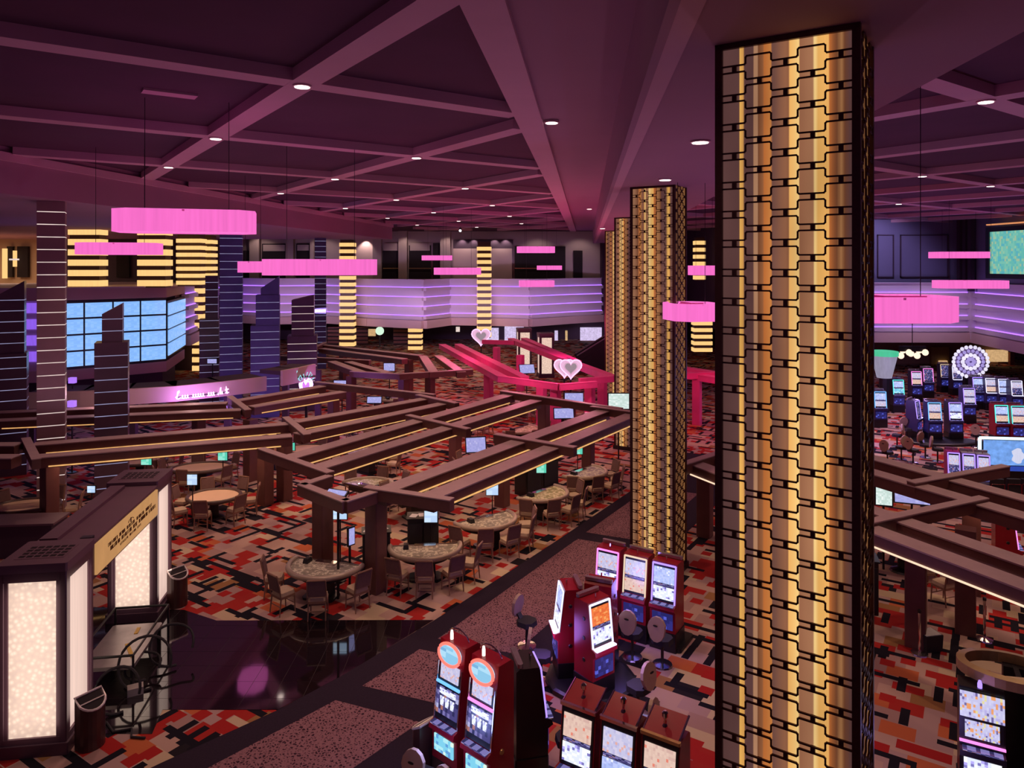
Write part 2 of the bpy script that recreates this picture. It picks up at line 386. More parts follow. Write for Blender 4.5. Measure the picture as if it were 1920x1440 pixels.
part('left_fascia_lip', MB().prism([A+Vector((.12, 0)), B+Vector((.12, 0)), B, A], 12.35, 12.62), BEAM, ceil)
part('ceiling_hatch', MB().box((-7.6, 16.2, 12.8), (1.1, .4, .06), .6), BEAM, ceil)

def downlight_proto(r):
    t = thing('downlight', '', 'light')
    part('trim_ring', MB().lathe((0, 0, 0), [(r*1.25, .02), (r*1.25, -.03), (r*1.02, -.035)], 14), BEAM, t)
    part('lens', MB().lathe((0, 0, 0), [(r, 0), (r, -.045)], 14), LENS, t)
    return t
d0 = downlight_proto(.15); first = True; cnt = {}
for a, b in DL:
    p = grid(a, b)
    if p.y > 74: continue
    side = 'right of the soffit' if NN.dot(p) > 0 else 'left of the soffit'
    cnt[(a, side)] = cnt.get((a, side), 0)+1
    lab = '%s small white downlight along the %s ceiling beam, %s' % (ORD[cnt[(a, side)]-1], ORD[a], side)
    o = d0 if first else copy_tree(d0); first = False
    o.location = (p.x, p.y, ZB); o['label'] = lab; o['group'] = 'downlights at the beam crossings'
for k, (t, y) in enumerate(SOF+[(1.0, 45), (.2, 47)]):
    z = 11.29 if k < 4 else 12.60 if k == 5 else 11.25
    o = copy_tree(d0); o.location = tl(t, y, z); o['label'] = '%s round downlight along the flat soffit beside the glowing columns' % ORD[k]; o['group'] = 'downlights in the soffit'

# ------------------------------------------------------------------ back and side walls of the two-storey hall
ZT, ZLOW = 7.46, 2.62
fac = struct('wall_back', MB().box((-15, 84.2, 9.9), (62, .4, 6.8)), FACADE)
def face(px0, px1, y0, y1, d, m, name='recess', par=None, dep=.3, fw=0):
    a, b = gx(px0, d, 0), gx(px1, d, 0); z1, z0 = CAMZ-(y0-HY)/F*d, CAMZ-(y1-HY)/F*d
    return part(name, MB().box(((a.x+b.x)/2, d, (z0+z1)/2), (b.x-a.x, dep, z1-z0)), m, par or fac)
D = 83.8
for a, b in ((470, 488), (538, 552), (583, 590), (700, 716), (748, 764), (826, 845)): face(a, b, 430, 526, D-.15, FACADE, 'pier', dep=.9)
for a, b, t in ((492, 537, 457), (556, 582, 457), (450, 470, 470), (718, 748, 470), (767, 808, 460), (812, 825, 456), (965, 1060, 462), (1075, 1092, 470)): face(a, b, t, 522, D, VOID, 'window_opening')
for a, b, t, u in ((494, 535, 459, 471), (558, 580, 459, 470), (720, 746, 456, 470), (769, 806, 456, 470)): face(a, b, t, u, D-.1, FACADE, 'window_blind')
face(850, 962, 450, 466, D, DARKW, 'header_panel'); face(850, 960, 466, 526, D, MAUVEW, 'wall_panel'); face(660, 702, 446, 526, D, MAUVEW, 'wall_panel')
for a, b in ((718, 748), (767, 830), (965, 1040)): face(a, b, 502.5, 503.5, D-.3, GOLD, 'handrail', dep=.05)
for px in (866, 888, 927, 948): lamp('SPOT', (gx(px, 82.9, 0).x, 83.2, 12.1), 130, (1, .8, .75), .05, rot=(math.radians(12), 0, 0), cone=100)
lamp('SPOT', (gx(684, 82.9, 0).x, 83.0, 12.1), 260, (1, .8, .75), .05, rot=(math.radians(14), 0, 0), cone=90)
part('floor_slab', MB().prism([(-31.5, 82.2), (10, 82.2), (40, 82.2), (40, 90), (-50, 90), (-50, 60), (-30.5, 60), (-31, 78)], ZLOW, 6.4), DARKW, fac)

def balcony(name, pts, par=None, top=ZT):
    b = struct(name, None) if False else None
    root = link(name, None); root['kind'] = 'structure'
    for (x0, y0), (x1, y1) in zip(pts[:-1], pts[1:]):
        d = Vector((x1-x0, y1-y0)); n = Vector((d.y, -d.x)).normalized()
        if n.dot(Vector((-x0, -y0))) < 0: n = -n
        def slab(nm, o0, o1, z0, z1, m):
            q = [Vector((x0, y0))+n*o0, Vector((x1, y1))+n*o0, Vector((x1, y1))+n*o1, Vector((x0, y0))+n*o1]
            part(nm, MB().prism(q, z0, z1), m, root)
        slab('balcony_panel', -.25, 0, 3.4, top, LAV); slab('lower_fascia', -.25, .42, ZLOW, 3.42, MAUVEW); slab('parapet_cap', -.3, .12, top, top+.06, LAV)
        for z in (3.86, 4.80, 5.74, 6.70):
            slab('louvre', 0, .30, z-.34, z-.02, LAV); slab('light_strip', .02, .10, z-.02, z+.05, PURPLE)
    return root
back = [(-30.2, 80.2), (-25.5, 78.0), (-20.1, 79.4), (-14.8, 75.8), (-8.8, 72.6), (-6.58, 77.0), (-2.4, 76.4), (1.81, 75.0), (6.2, 79.0), (10.0, 81.5)]
balcony('wall_balcony', back)
balcony('wall_balcony', [(20.5, 60.2), (37.7, 60.0)]); balcony('wall_balcony', [(37.9, 59.8), (36.9, 52.5), (35.7, 43.0)])
balcony('wall_balcony', [(-25.7, 57.3), (-28.5, 69.5), (-30.4, 80.0)])
part('corner_post', MB().box((37.7, 59.75, 5.2), (.55, .55, 4.6)), LAV, bpy.data.objects['wall_balcony.001'])

# upper walls on the right: navy panelled wall, returning side wall, framed picture
nw = struct('wall_right', MB().box((28.5, 62.2, 10.0), (19.5, .4, 7.2)), NAVYW)
for a, b, t, u in ((1688, 1778, 440, 520), (1645, 1676, 440, 520)):
    for (q0, q1, q2, q3) in ((a, b, t, t+1.5), (a, b, u-1.5, u), (a, a+1.5, t, u), (b-1.5, b, t, u)): face(q0, q1, q2, q3, 61.9, DARKW, 'panel_moulding', nw, .12)
part('side_wall', MB().prism([(38.1, 62.2), (37.2, 52.5), (36.0, 40), (36.6, 40), (38.8, 62.2)], 6.4, 13.2), NAVYW, nw)
for yy in (61.3, 60.4, 59.6): part('pilaster', MB().box((37.75-(62.2-yy)*.09, yy, 10), (.35, .4, 6.4)), DARKW, nw)
part('balcony_floor', MB().prism([(20.5, 60.6), (38.4, 60.5), (36.6, 40), (60, 40), (60, 84), (20.5, 84)], ZLOW, 6.3), DARKW, nw)
struct('wall_gap', MB().prism([(10.1, 81.6), (13, 83), (19.5, 83), (20.4, 60.3), (20.7, 60.3), (20.2, 83.4), (12.6, 83.4), (9.9, 82)], ZLOW, 13.2), DARKW)
lw = struct('wall_left', MB().prism([(-60, 66), (-29.5, 66), (-29.5, 66.4), (-60, 66.4)], 6.4, 13.2), BEIGE)
part('lobby_floor', MB().prism([(-60, 46.5), (-27.5, 49.5), (-26.2, 57.5), (-29, 66), (-60, 66)], 6.35, 6.8), BEIGE, lw)
for px, wd in ((20, 10), (44, 20), (110, 16), (232, 24)): face(px-wd/2, px+wd/2, 462, 520, 65.7, VOID, 'shop_opening', lw)
face(120, 330, 425, 530, 65.9, DARKW, 'dark_wall_panel', lw)
face(6, 12, 466, 522, 65.4, AMBER, 'shop_light', lw); face(26, 30, 470, 500, 65.4, AMBER, 'shop_light', lw); face(19, 34, 485, 488, 65.3, LINE, 'shop_light', lw)
lamp('AREA', (-44, 58, 11.1), 700, (1.0, .68, .42), 10, 6)

# lower storey behind the balcony: shop fronts
lo = struct('wall_shop_front', MB().box((-4, 88.0, 1.35), (76, .3, 2.7)), DARKW)
SHOPW = glow('shop_glow', (.80, .66, 1.0), .8, .5, (3, 1, 3)); SHOPA = glow('shop_amber', (1.0, .62, .3), .6, .4, (3, 1, 3))
SLAT = mat('red_brown_slats', (.20, .055, .03), .5)
face(615, 690, 613, 668, 81.5, SLAT, 'slat_wall'); face(738, 766, 613, 668, 81.5, SLAT, 'slat_wall')
for k in range(7):
    for a, b in ((615, 690), (738, 766)): face(a, b, 616+k*7, 617.6+k*7, 81.3, VOID, 'slat_joint')
for a, b, t, u, m in ((690, 704, 617, 630, SHOPA), (706, 737, 640, 668, SHOPA), (905, 935, 615, 660, SHOPW), (946, 982, 612, 655, SHOPW), (1088, 1128, 614, 655, SHOPW), (855, 862, 613, 622, LINE), (1040, 1046, 620, 650, SHOPW), (1060, 1064, 620, 650, SHOPA)): face(a, b, t, u, 86.5, m, 'shop_window', lo)
struct('wall_shop_front', MB().prism([(20.5, 66), (44, 66), (44, 66.3), (20.5, 66.3)], 0, 2.7), mat('brown_shop_wall', (.22, .12, .08), .7))
lo2 = bpy.data.objects['wall_shop_front.001']
for a, b, t, u, m in ((1850, 1888, 656, 678, SHOPA), (1760, 1775, 676, 684, SHOPA), (1762, 1772, 705, 720, SHOPA), (1745, 1778, 650, 735, mat('olive_column', (.28, .18, .05), .6)), (1892, 1900, 660, 700, SLAT)): face(a, b, t, u, 65.6 if m.name != 'olive_column' else 65.8, m, 'shop_window', lo2)
struct('wall_shop_front', MB().prism([(-62, 62), (-24, 62), (-24, 62.3), (-62, 62.3)], 0, 6.4), DARKW)
# ------------------------------------------------------------------ big glowing columns with metal lattice
FV, SV = Vector((.8387, -.5446)), Vector((.5446, .8387))         # along the front face, along the side face
CW, CS, CH = 1.37, 1.0, 11.29
def lattice(width, height, ncol, pitch, bw, z0, only=None):
    """meandering rounded metal bands across ncol bays with small spacer blocks; face in x-z, front at y=0"""
    mb = MB(); cw = width/ncol; gap, amp = pitch*.115, pitch*.40
    def band(path):
        for p0, p1 in zip(path[:-1], path[1:]):
            dx, dz = p1[0]-p0[0], p1[1]-p0[1]; l = math.hypot(dx, dz)
            if l < 1e-6: continue
            nx, nz = -dz/l*bw/2, dx/l*bw/2; ex, ez = dx/l*bw*.35, dz/l*bw*.35
            q = [(p0[0]-ex+nx, p0[1]-ez+nz), (p1[0]+ex+nx, p1[1]+ez+nz), (p1[0]+ex-nx, p1[1]+ez-nz), (p0[0]-ex-nx, p0[1]-ez-nz)]
            mb.add([(a, 0, c) for a, c in q]+[(a, .018, c) for a, c in q], [[0, 1, 2, 3], [0, 4, 5, 1], [1, 5, 6, 2], [2, 6, 7, 3], [3, 7, 4, 0]])
    c = pitch*.045; k = 0; z = z0
    while z < height-.04:
        if only is not None: z = 0.0
        for sg in (1, -1) if only is None else ((only,) if only in (1, -1) else ()):
            path = []
            for i in range(ncol):
                off = sg*(gap if i % 2 == 0 else amp); zz = z+off; x0, x1 = -width/2+i*cw, -width/2+(i+1)*cw
                nxt = sg*(gap if (i+1) % 2 == 0 else amp); s2 = 1 if nxt > off else -1
                path += [(x0+(c if i else 0), zz), (x1-(c if i < ncol-1 else 0), zz)]
                if i < ncol-1: path += [(x1, zz+s2*c), (x1, z+nxt-s2*c)]
            path = [(a, min(max(b, .02), height-.02) if only is None else b) for a, b in path]; band(path)
        for i in range(ncol):
            if only is not None and only != 10+i: continue
            zz = z if i % 2 == 0 else z+pitch/2; x = -width/2+(i+.55)*cw
            if zz < height-.05: mb.box((x, .015, zz), (cw*.17, .035, gap*1.9))
        z += pitch; k += 1
        if only is not None: break
    return mb
MV, TN, YL, OR, BR, LT = (.112, .050, .046), (.33, .135, .068), (.98, .50, .14), (.56, .165, .040), (.17, .058, .025), (.48, .24, .13)
RAMPS = [[(0, MV), (.17, MV), (.175, (.9, .48, .11)), (.205, (.75, .36, .09)), (.21, MV), (.275, MV), (.28, LT), (.305, LT), (.31, BR), (.345, (.35, .13, .05)), (.35, OR), (.405, (.66, .24, .06)), (.41, (.17, .075, .06)), (.50, TN), (.525, (.30, .12, .06)), (.53, YL), (.60, (1, .66, .24)), (.605, TN), (.69, (.40, .18, .09)), (.70, (1, .68, .27)), (.73, (.85, .45, .12)), (.795, YL), (.80, OR), (.85, BR), (.875, (.40, .18, .07)), (.90, BR), (.935, MV), (1, MV)]]
def shift_ramp(st, off):
    cols = [c for _, c in st]; n = len(cols); return [(p, cols[(i+off) % n]) for i, (p, c) in enumerate(st)]
def add_ramp_mat(k, strength, off, seed):
    st = [(p-.0, c) for p, c in shift_ramp(RAMPS[0], off)]
    m = stripe_mat('backlit_fabric_%s' % 'abcd'[k], st, seed, strength)
    r = [n for n in m.node_tree.nodes if n.type == 'VALTORGB'][0]
    # face runs from -1/2 to +1/2
    x = [n for n in m.node_tree.nodes if n.type == 'MATH' and n.operation == 'ADD'][0]
    ad = m.node_tree.nodes.new('ShaderNodeMath'); ad.operation = 'ADD'; ad.inputs[1].default_value = .5
    lk = r.inputs[0].links[0]; src = lk.from_socket; m.node_tree.links.remove(lk)
    m.node_tree.links.new(src, ad.inputs[0]); m.node_tree.links.new(ad.outputs[0], r.inputs[0])
    return m
FAB = [add_ramp_mat(0, .82, 0, 1.3), add_ramp_mat(1, .74, 7, 4.1), add_ramp_mat(2, .8, 12, 7.7), add_ramp_mat(3, .6, 3, 9.2)]
SIDEF = stripe_mat('dim_amber_fabric', [(0, (.20, .08, .03)), (.4, (.5, .22, .07)), (.6, (.3, .06, .04)), (1, (.3, .14, .06))], 2.2, .5)
BANDS = [lattice(CW-.10, CH, 5, .30, .0165, .215, s).mesh('lattice_band', BRONZE) for s in (1, -1)]; BLOCKS = [lattice(CW-.10, CH, 5, .30, .0165, .215, 10+i).mesh('spacer_block', BRONZE) for i in range(5)]
LATF = lattice(CW-.10, CH, 5, .30, .0165, .215).mesh('metal_lattice', BRONZE)
LATS = lattice(CS-.12, CH, 4, .30, .022, .05).mesh('metal_lattice', BRONZE)
NEAR = [(3.28, 6.88), (4.657, 20.88), (6.15, 34.9), (7.47, 48.9)]
CLAB = ['nearest tall square column with glowing amber panels behind bronze lattice', 'second tall glowing amber column, behind the trio of slot machines', 'third glowing amber column, half hidden behind the second one', 'farthest glowing amber column, beside the pink pergola']
for k, (nx, ny) in enumerate(NEAR):
    t = thing('lattice_column', CLAB[k], 'column', (nx, ny, 0), math.atan2(FV.y, FV.x), 'row of glowing lattice columns')
    # local frame: x along the front face (near right corner at x=0), y into the column
    part('core', MB().box((-CW/2, CS/2, CH/2), (CW-.14, CS-.14, CH)), BLACK, t)
    for i in range(5):
        wd = (CW-.12)/5
        part('backlit_panel', MB().box((-(CW-.12)/2+wd*(i+.5), 0, CH/2), (wd-.002, .02, CH)), FAB[k], t, loc=(-CW/2, .045, 0))
    if k == 0:
        for me in BANDS:
            for i in range(37): part('lattice_band', me, None, t, loc=(-CW/2, 0, .215+.30*i))
        for me in BLOCKS:
            for i in range(37):
                if not (me in BLOCKS[1::2] and i == 36): part('spacer_block', me, None, t, loc=(-CW/2, 0, .215+.30*i))
    else: part('metal_lattice', LATF, None, t, loc=(-CW/2, .0, 0), kind='stuff')
    p = part('backlit_panel', MB().box((0, 0, CH/2), (CS-.1, .02, CH)), SIDEF, t, loc=(-.045, CS/2, 0)); p.rotation_euler = (0, 0, pi/2)
    p = part('side_lattice', LATS, None, t, loc=(0, CS/2, 0), kind='stuff'); p.rotation_euler = (0, 0, pi/2)
    for x, y in ((-.03, .03), (-CW+.03, .03), (-.03, CS-.03), (-CW+.03, CS-.03)):
        part('corner_frame', MB().box((x, y, CH/2), (.075, .075, CH)).box((x, y, .1), (.1, .1, .2)), BRONZE, t)
    part('top_frame', MB().box((-CW/2, .03, CH-.03), (CW, .075, .06)), BRONZE, t)
    part('plinth', MB().box((-CW/2, CS/2, .09), (CW+.1, CS+.1, .18)), BLACK, t)

# ------------------------------------------------------------------ pink pendant lanterns
RND = random.Random(3)
def pendant(loc, L, Wd, h, rz, label, top=12.82):
    t = thing('pendant_lantern', label, 'lamp', loc, rz, 'pink pendant lanterns')
    b = .22*Wd
    ring = [(-L/2+b, -Wd/2), (L/2-b, -Wd/2), (L/2, -Wd/2+b), (L/2, Wd/2-b), (L/2-b, Wd/2), (-L/2+b, Wd/2), (-L/2, Wd/2-b), (-L/2, -Wd/2+b)]
    inn = [(x*.97, y*.95) for x, y in ring]
    # eight shade panels, each its own piece
    for i in range(8):
        a, c, d, e = ring[i], ring[(i+1) % 8], inn[(i+1) % 8], inn[i]
        part('shade_panel', MB().prism([a, c, d, e], 0, h), PINK, t)
    part('diffuser', MB().prism([(x*.96, y*.93) for x, y in ring], .02, .05), PINK, t)
    part('top_frame', MB().bar((-L/2+b, 0, h-.03), (L/2-b, 0, h-.03), .05, .04).bar((0, -Wd/2, h-.03), (0, Wd/2, h-.03), .05, .04), PINKRIM, t)
    for x in (-L*.3, L*.3): part('cord', MB().tube([(x, 0, h-.04), (x, 0, top-loc[2])], .008, 5), BLACK, t)
    return t
def pend_px(px0, px1, y0, y1, d, label, depth=1.5, rz=0.0, h=None):
    zt = CAMZ-(y0-HY)/F*d; zb = CAMZ-(y1-HY)/F*d; a, b = gx(px0, d, 0), gx(px1, d, 0)
    pendant(((a.x+b.x)/2, d+depth*.3, zb), (b.x-a.x)*.97, depth, zt-zb, rz, label)
for a in ((207, 463, 393, 435, 16.5, 'largest pink pendant lantern, hanging before the gold banded pillars', 1.5, .30),
          (138, 283, 455, 477, 23.5, 'pink pendant lantern right of the tall purple tower, below the largest lantern', 1.6, .25),
          (486, 702, 486, 516, 22, 'long pink pendant lantern hanging left of centre before the violet balcony', 1.6, .22),
          (443, 492, 490, 511, 31, 'pink pendant lantern peeping out left behind a longer one', 1.4, .1),
          (789, 848, 479, 488, 66, 'smallest pink pendant lantern before the taupe back wall', 1.4, .1),
          (811, 902, 502, 515, 47, 'thin pink pendant lantern ending at the central gold banded pillar', 1.5, .12),
          (969, 1041, 462, 474, 52, 'upper pink pendant lantern right of the central gold banded pillar', 1.5, .1),
          (1007, 1054, 498, 506, 70, 'short pink pendant lantern before the green gold far pillar', 1.4, .1),
          (973, 1040, 526, 538, 53, 'lower pink pendant lantern overlapping the violet balcony edge', 1.5, .1),
          (1256, 1352, 569, 602, 20, 'pink pendant lantern between the two nearest glowing columns', 1.5, .18),
          (1560, 1803, 556, 604, 13.4, 'large pink pendant lantern right behind the nearest glowing column', 1.6, -.03),
          (1297, 1352, 498, 516, 36, 'small upper pink pendant lantern just left of the nearest column', 1.4, .1),
          (1754, 1857, 472, 484, 50, 'upper pink pendant lantern before the navy wall on the right', 1.5, -.1),
          (1763, 1893, 526, 541, 42, 'lower pink pendant lantern before the violet balcony on the right', 1.5, -.08)): pend_px(*a)

# ------------------------------------------------------------------ gold banded pillars
def banded(px0, px1, d, z0, z1, label, pitch=.68, depth=1.0, bh=.40):
    a, b = gx(px0, d, 0), gx(px1, d, 0); wd = b.x-a.x
    t = thing('banded_pillar', label, 'pillar', ((a.x+b.x)/2, d+depth/2, z0), 0, 'gold banded pillars')
    part('core', MB().box((0, 0, (z1-z0)/2), (wd-.16, depth-.16, z1-z0)), AMBERD, t)
    z = .1
    while z+bh < z1-z0:
        part('light_band', MB().box((0, 0, z+bh/2), (wd, depth, bh)), AMBER, t); z += pitch
    return t
for a in ((127, 187, 48, 7.46, 12.2, 'gold banded pillar just right of the tall purple tower'),
          (257, 311, 48.5, 7.46, 11.5, 'gold banded pillar below the largest pink lantern'),
          (330, 376, 52, 7.46, 11.2, 'gold banded pillar with close bands right of the video wall', .5, 1.1, .28),
          (377, 397, 54.5, 7.46, 11.2, 'narrow gold banded pillar tucked right behind the close banded one', .5, 1.1, .28),
          (360, 381, 61, 0, 7.3, 'gold banded pillar standing in front of the turning balcony', .72, 1.0, .42),
          (636, 664, 73.5, 0, 11.5, 'tall gold banded pillar standing before the balcony left of centre', .67, 1.0, .37),
          (894, 921, 73.5, 1.6, 11.3, 'tall gold banded pillar at the centre of the balcony', .67, 1.0, .37),
          (765, 791, 76, 0, 2.5, 'short gold banded pillar below the balcony by the slatted wall', .62, .8, .36),
          (1304, 1323, 70, 7.46, 11.6, 'upper gold banded pillar between the two nearest columns', .67, 1.0, .37),
          (1301, 1336, 66, 1, 4.2, 'lower gold banded pillar between the two nearest columns', .6, 1.0, .33)): banded(*a)

# ------------------------------------------------------------------ purple towers with light lines
def tower(px0, px1, d, z1, label, body, line, pitch=.455, depth=None, steps=None, cat='tower', gname=None):
    """stack of glass panels with a light line in each joint; steps = [(z0, z1, x0, x1), ...] in fractions of width, last may be slanted"""
    a, b = gx(px0, d, 0), gx(px1, d, 0); ph = -math.atan2((a.x+b.x)/2, d); wd = (b.x-a.x)*cos(ph)*.97; dp = depth or wd*.9
    t = thing('light_tower', label, cat, ((a.x+b.x)/2*(d+dp*.4)/d, d+dp*.4, 0), .85*ph, gname or 'purple light towers')
    OBST.append((t.location.x, t.location.y, wd/2+.35))
    for (s0, s1, x0, x1, slant) in (steps or [(0, z1, 0, 1, 0)]):
        xa, xb = -wd/2+x0*wd, -wd/2+x1*wd; z = s0; k = 0; w2 = xb-xa; yd = dp*(.6+.4*w2/wd)
        while z < s1-.05:
            top = min(z+pitch-.03, s1); last = z+pitch+abs(slant) >= s1-.02; top = s1 if last else top
            sl = slant if (last and slant) else 0
            if sl:
                zb = s1-abs(sl)
                part('glass_panel', MB().prism([(xa, -yd/2), (xb, -yd/2), (xb, yd/2), (xa, yd/2)], z, s1, (lambda p: s1 if (p[0] > (xa+xb)/2) == (sl > 0) else max(z+.05, zb))), body, t)
            else: part('glass_panel', MB().box(((xa+xb)/2, 0, (z+top)/2), (w2, yd, top-z)), body, t)
            if not last: part('light_line', MB().box(((xa+xb)/2, 0, top+.015), (w2*.985, yd*.985, .03)), line, t)
            if last: break
            z += pitch; k += 1
    return t
tower(70, 125, 26.4, 11.29, 'tallest purple tower, full height with pale light lines, far left', TOWER, LINE)
tower(412, 456, 43.5, 11.29, 'blue purple tower right of the video wall reaching the ceiling', TOWERB, LINEC, .46)
tower(590, 612, 63, 11.29, 'slim distant blue tower reaching the ceiling left of the back balcony', TOWERB, LINEC, .46)
GSK = 'stepped skyscraper shaped towers'
tower(-14, 54, 31, 8.2, 'dark stepped skyscraper tower at the left picture edge', TOWERD, LINEC, .46, steps=[(0, 5.2, 0, 1, 0), (5.2, 8.3, .22, .93, .55)], gname=GSK)
tower(178, 243, 28, 7.6, 'dark stepped skyscraper tower in front of the blue video wall', TOWERD, LINEC, .46, steps=[(0, 6.0, 0, 1, 0), (6.0, 7.5, .22, .83, .4)], gname=GSK)
tower(374, 412, 45.5, 8.4, 'dark stepped skyscraper tower left of the blue purple tower', TOWERD, LINEC, .46, steps=[(0, 5.6, 0, 1, 0), (5.6, 8.3, .3, .95, 0)], gname=GSK)
tower(470, 526, 43, 8.4, 'blue stepped skyscraper tower with slanted top left of the neon heart', TOWERB, LINEC, .46, steps=[(0, 5.4, 0, 1, 0), (5.4, 7.2, .18, 1, 0), (7.2, 8.3, .35, .98, .7)], gname=GSK)
tower(539, 596, 45, 7.2, 'dark stepped skyscraper tower right above the neon heart', TOWERD, LINE, .46, steps=[(0, 4.6, 0, 1, 0), (4.6, 7.1, .14, .9, .3)], gname=GSK)

# ------------------------------------------------------------------ video wall balcony on the left with its screens
VBLUE = screen('video_wall_picture', [(0, (.24, .48, .98)), (.3, (.26, .52, 1.0)), (.6, (.30, .55, 1.0)), (.85, (.25, .50, .97))], 9, 11, 1.0)
vw = thing('video_wall', 'wide bank of blue video screens under the left balcony', 'screen', (-23.6, 49.8, 0))
def vpt(x, y): return (x+23.6, y-49.8)
P0, P1, P2 = Vector((-28.4, 45.2)), Vector((-23.6, 49.8)), Vector((-25.5, 56.8))
def facet(a, b, nc, z0, z1, nr=4):
    d = (b-a)/nc; n = Vector((d.y, -d.x)).normalized()
    if n.dot(-a) < 0: n = -n
    ang = math.atan2(d.y, d.x); w2 = d.length
    for i in range(nc):
        for j in range(nr):
            c = a+d*(i+.5)+n*.06; zz = z0+(z1-z0)*(j+.5)/nr; h = (z1-z0)/nr
            m = MB().box((0, 0, 0), (w2-.12, .06, h-.12)).xf(Matrix.Rotation(ang, 4, 'Z'))
            part('screen', m, VBLUE, vw, loc=(*vpt(c.x, c.y), zz))
    bk = [vpt(*a), vpt(*b), vpt(*(b-n*.4)), vpt(*(a-n*.4))]
    part('backing', MB().prism(bk, z0-.1, z1+.1), BLACK, vw)
facet(P0, P1, 4, 2.52, 6.62); facet(P1+Vector((.02, .1)), P2, 3, 2.7, 6.4)
bb = struct('wall_video_balcony', MB().prism([P0+Vector((-6, -1.0)), P0, P1, P2, P2+Vector((-6, 4)), P0+Vector((-14, 8))], 6.75, 7.46), MAUVEW)
part('upper_lip', MB().prism([P0+Vector((-6, -1.3)), P0+Vector((0, -.3)), P1+Vector((.3, -.2)), P2+Vector((.3, .2)), P2+Vector((-6, 4)), P0+Vector((-14, 8))], 7.46, 7.56), LAV, bb)
part('lower_fascia', MB().prism([P0+Vector((-6, -1.0)), P0, P1, P2, P2+Vector((-6, 4)), P0+Vector((-14, 8))], 1.7, 2.4), MAUVEW, bb)
part('core_wall', MB().prism([P0+Vector((-5, 1.0)), P0+Vector((0, 1)), P1+Vector((-.6, .7)), P2+Vector((-.6, -.3)), P2+Vector((-6, 3)), P0+Vector((-14, 9))], 0, 7.4), DARKW, bb)
ends = [P0+Vector((-6, -1.0)), P0]
for z in (3.0, 4.0, 5.0, 6.0):
    part('light_strip', MB().prism([ends[0], ends[1], ends[1]+Vector((0, .1)), ends[0]+Vector((0, .1))], z, z+.62), glow('violet_niche', (.30, .12, .9), .9, .2), bb)
part('side_panel', MB().prism([ends[0]+Vector((0, .12)), ends[1]+Vector((0, .12)), ends[1]+Vector((0, .5)), ends[0]+Vector((0, .5))], 2.4, 6.8), LAV, bb)

# ------------------------------------------------------------------ bar canopies with neon
def canopy(pts, z0, z1, label, dep=2.2):
    t = thing('bar_canopy', label, 'canopy', (pts[0][0], pts[0][1], 0))
    q = [Vector(p)-Vector(pts[0]) for p in pts]
    for a, b in zip(q[:-1], q[1:]):
        d = (b-a).normalized(); n = Vector((d.y, -d.x)); n = n if n.y < 0 else -n
        part('fascia_panel', MB().prism([a, b, b-n*.15, a-n*.15], z0, z1), MAUVEW, t)
        part('roof_panel', MB().prism([a-n*.15, b-n*.15, b-n*dep, a-n*dep], z1-.25, z1-.05), DARKW, t)
    for i in range(0, len(q), 2):
        part('post', MB().box((q[i].x, q[i].y+.5, z0/2+.2), (.3, .3, z0+.4)), DARKW, t)
    return t
CP = [gx(48, 33.2, 0)[:2], gx(150, 33.6, 0)[:2], gx(240, 34.2, 0)[:2], gx(330, 35, 0)[:2], gx(420, 36.4, 0)[:2], gx(500, 38, 0)[:2]]
canopy(CP, 2.42, 3.16, 'long curved mauve bar canopy carrying the violet script sign')
CP2 = [gx(530, 37.5, 0)[:2], gx(562, 38.6, 0)[:2], gx(592, 40.0, 0)[:2]]
canopy(CP2, 2.75, 3.55, 'short mauve bar canopy below the dark skyscraper tower', 1.6)
NEON = glow('violet_neon', (.80, .42, 1.0), 3.2, .05); NEONC = glow('cyan_neon', (.35, .75, .85), 1.0, .1)
def script(word_pts, origin, ux, s, m, r, t, name):
    for w in word_pts:
        part(name, MB().tube([(origin[0]+ux[0]*x*s, origin[1]+ux[1]*x*s, origin[2]+z*s) for x, z in w], r, 6), m, t)
def loops(x, n, w=.16, h=.22):
    out = []
    for i in range(n*8+1):
        a = i/8*2*pi; out.append((x+w*i/8+.05*sin(a), h/2-h/2*cos(a)))
    return out
word = [[(-.02, .10), (.10, .22), (.22, .46), (.20, .56), (.12, .50), (.10, .20), (.06, .02), (.16, .0), (.30, .08)]+loops(.34, 3)[1:],
        loops(1.02, 5), loops(2.02, 3), [(2.75, .14), (2.68, .05), (2.74, .0), (2.84, .12), (2.90, .48), (2.88, .02)]+[(2.96, .04), (2.99, .22), (3.02, .02)],
        [(3.18, .10), (3.28, .04), (3.26, .50), (3.34, .02), (3.44, .10)], [(3.20, .28), (3.42, .32)]]
a0, a1 = Vector(CP[3]), Vector(CP[4]); ud = (a1-a0).normalized(); o0 = a0+ud*.05
sg = thing('neon_script_sign', 'glowing violet handwritten neon script on the curved bar canopy', 'sign', (o0.x, o0.y-.14, 2.55))
script(word, (0, 0, 0), ud, .72, NEON, .032, sg, 'neon_tube'); part('mounting_rail', MB().bar((0, .07, .08), (ud.x*2.4, ud.y*2.4+.07, .08), .14, .03), BLACK, sg)
lamp('AREA', (o0.x+1.2, o0.y-.9, 2.6), 70, (.6, .25, 1), 2.0, .3, rot=(math.radians(90), 0, .15))
c0 = Vector(CP2[1]); sg = thing('neon_letter_sign', 'cyan neon script letters on the short bar canopy beside the neon heart', 'sign', (c0.x-.35, c0.y-.3, 2.85))
script([[(0, .5), (.12, 0), (.30, .62)], [(.36, .12), (.46, .35), (.56, .10), (.46, .0), (.36, .14)], [(.62, .4), (.70, .05), (.84, .5)], [(.9, .2), (1.08, .3), (1.0, .5), (.88, .2), (1.0, .02), (1.2, .15)]], (0, 0, 0), (1, .45), .9, NEONC, .03, sg, 'neon_tube')
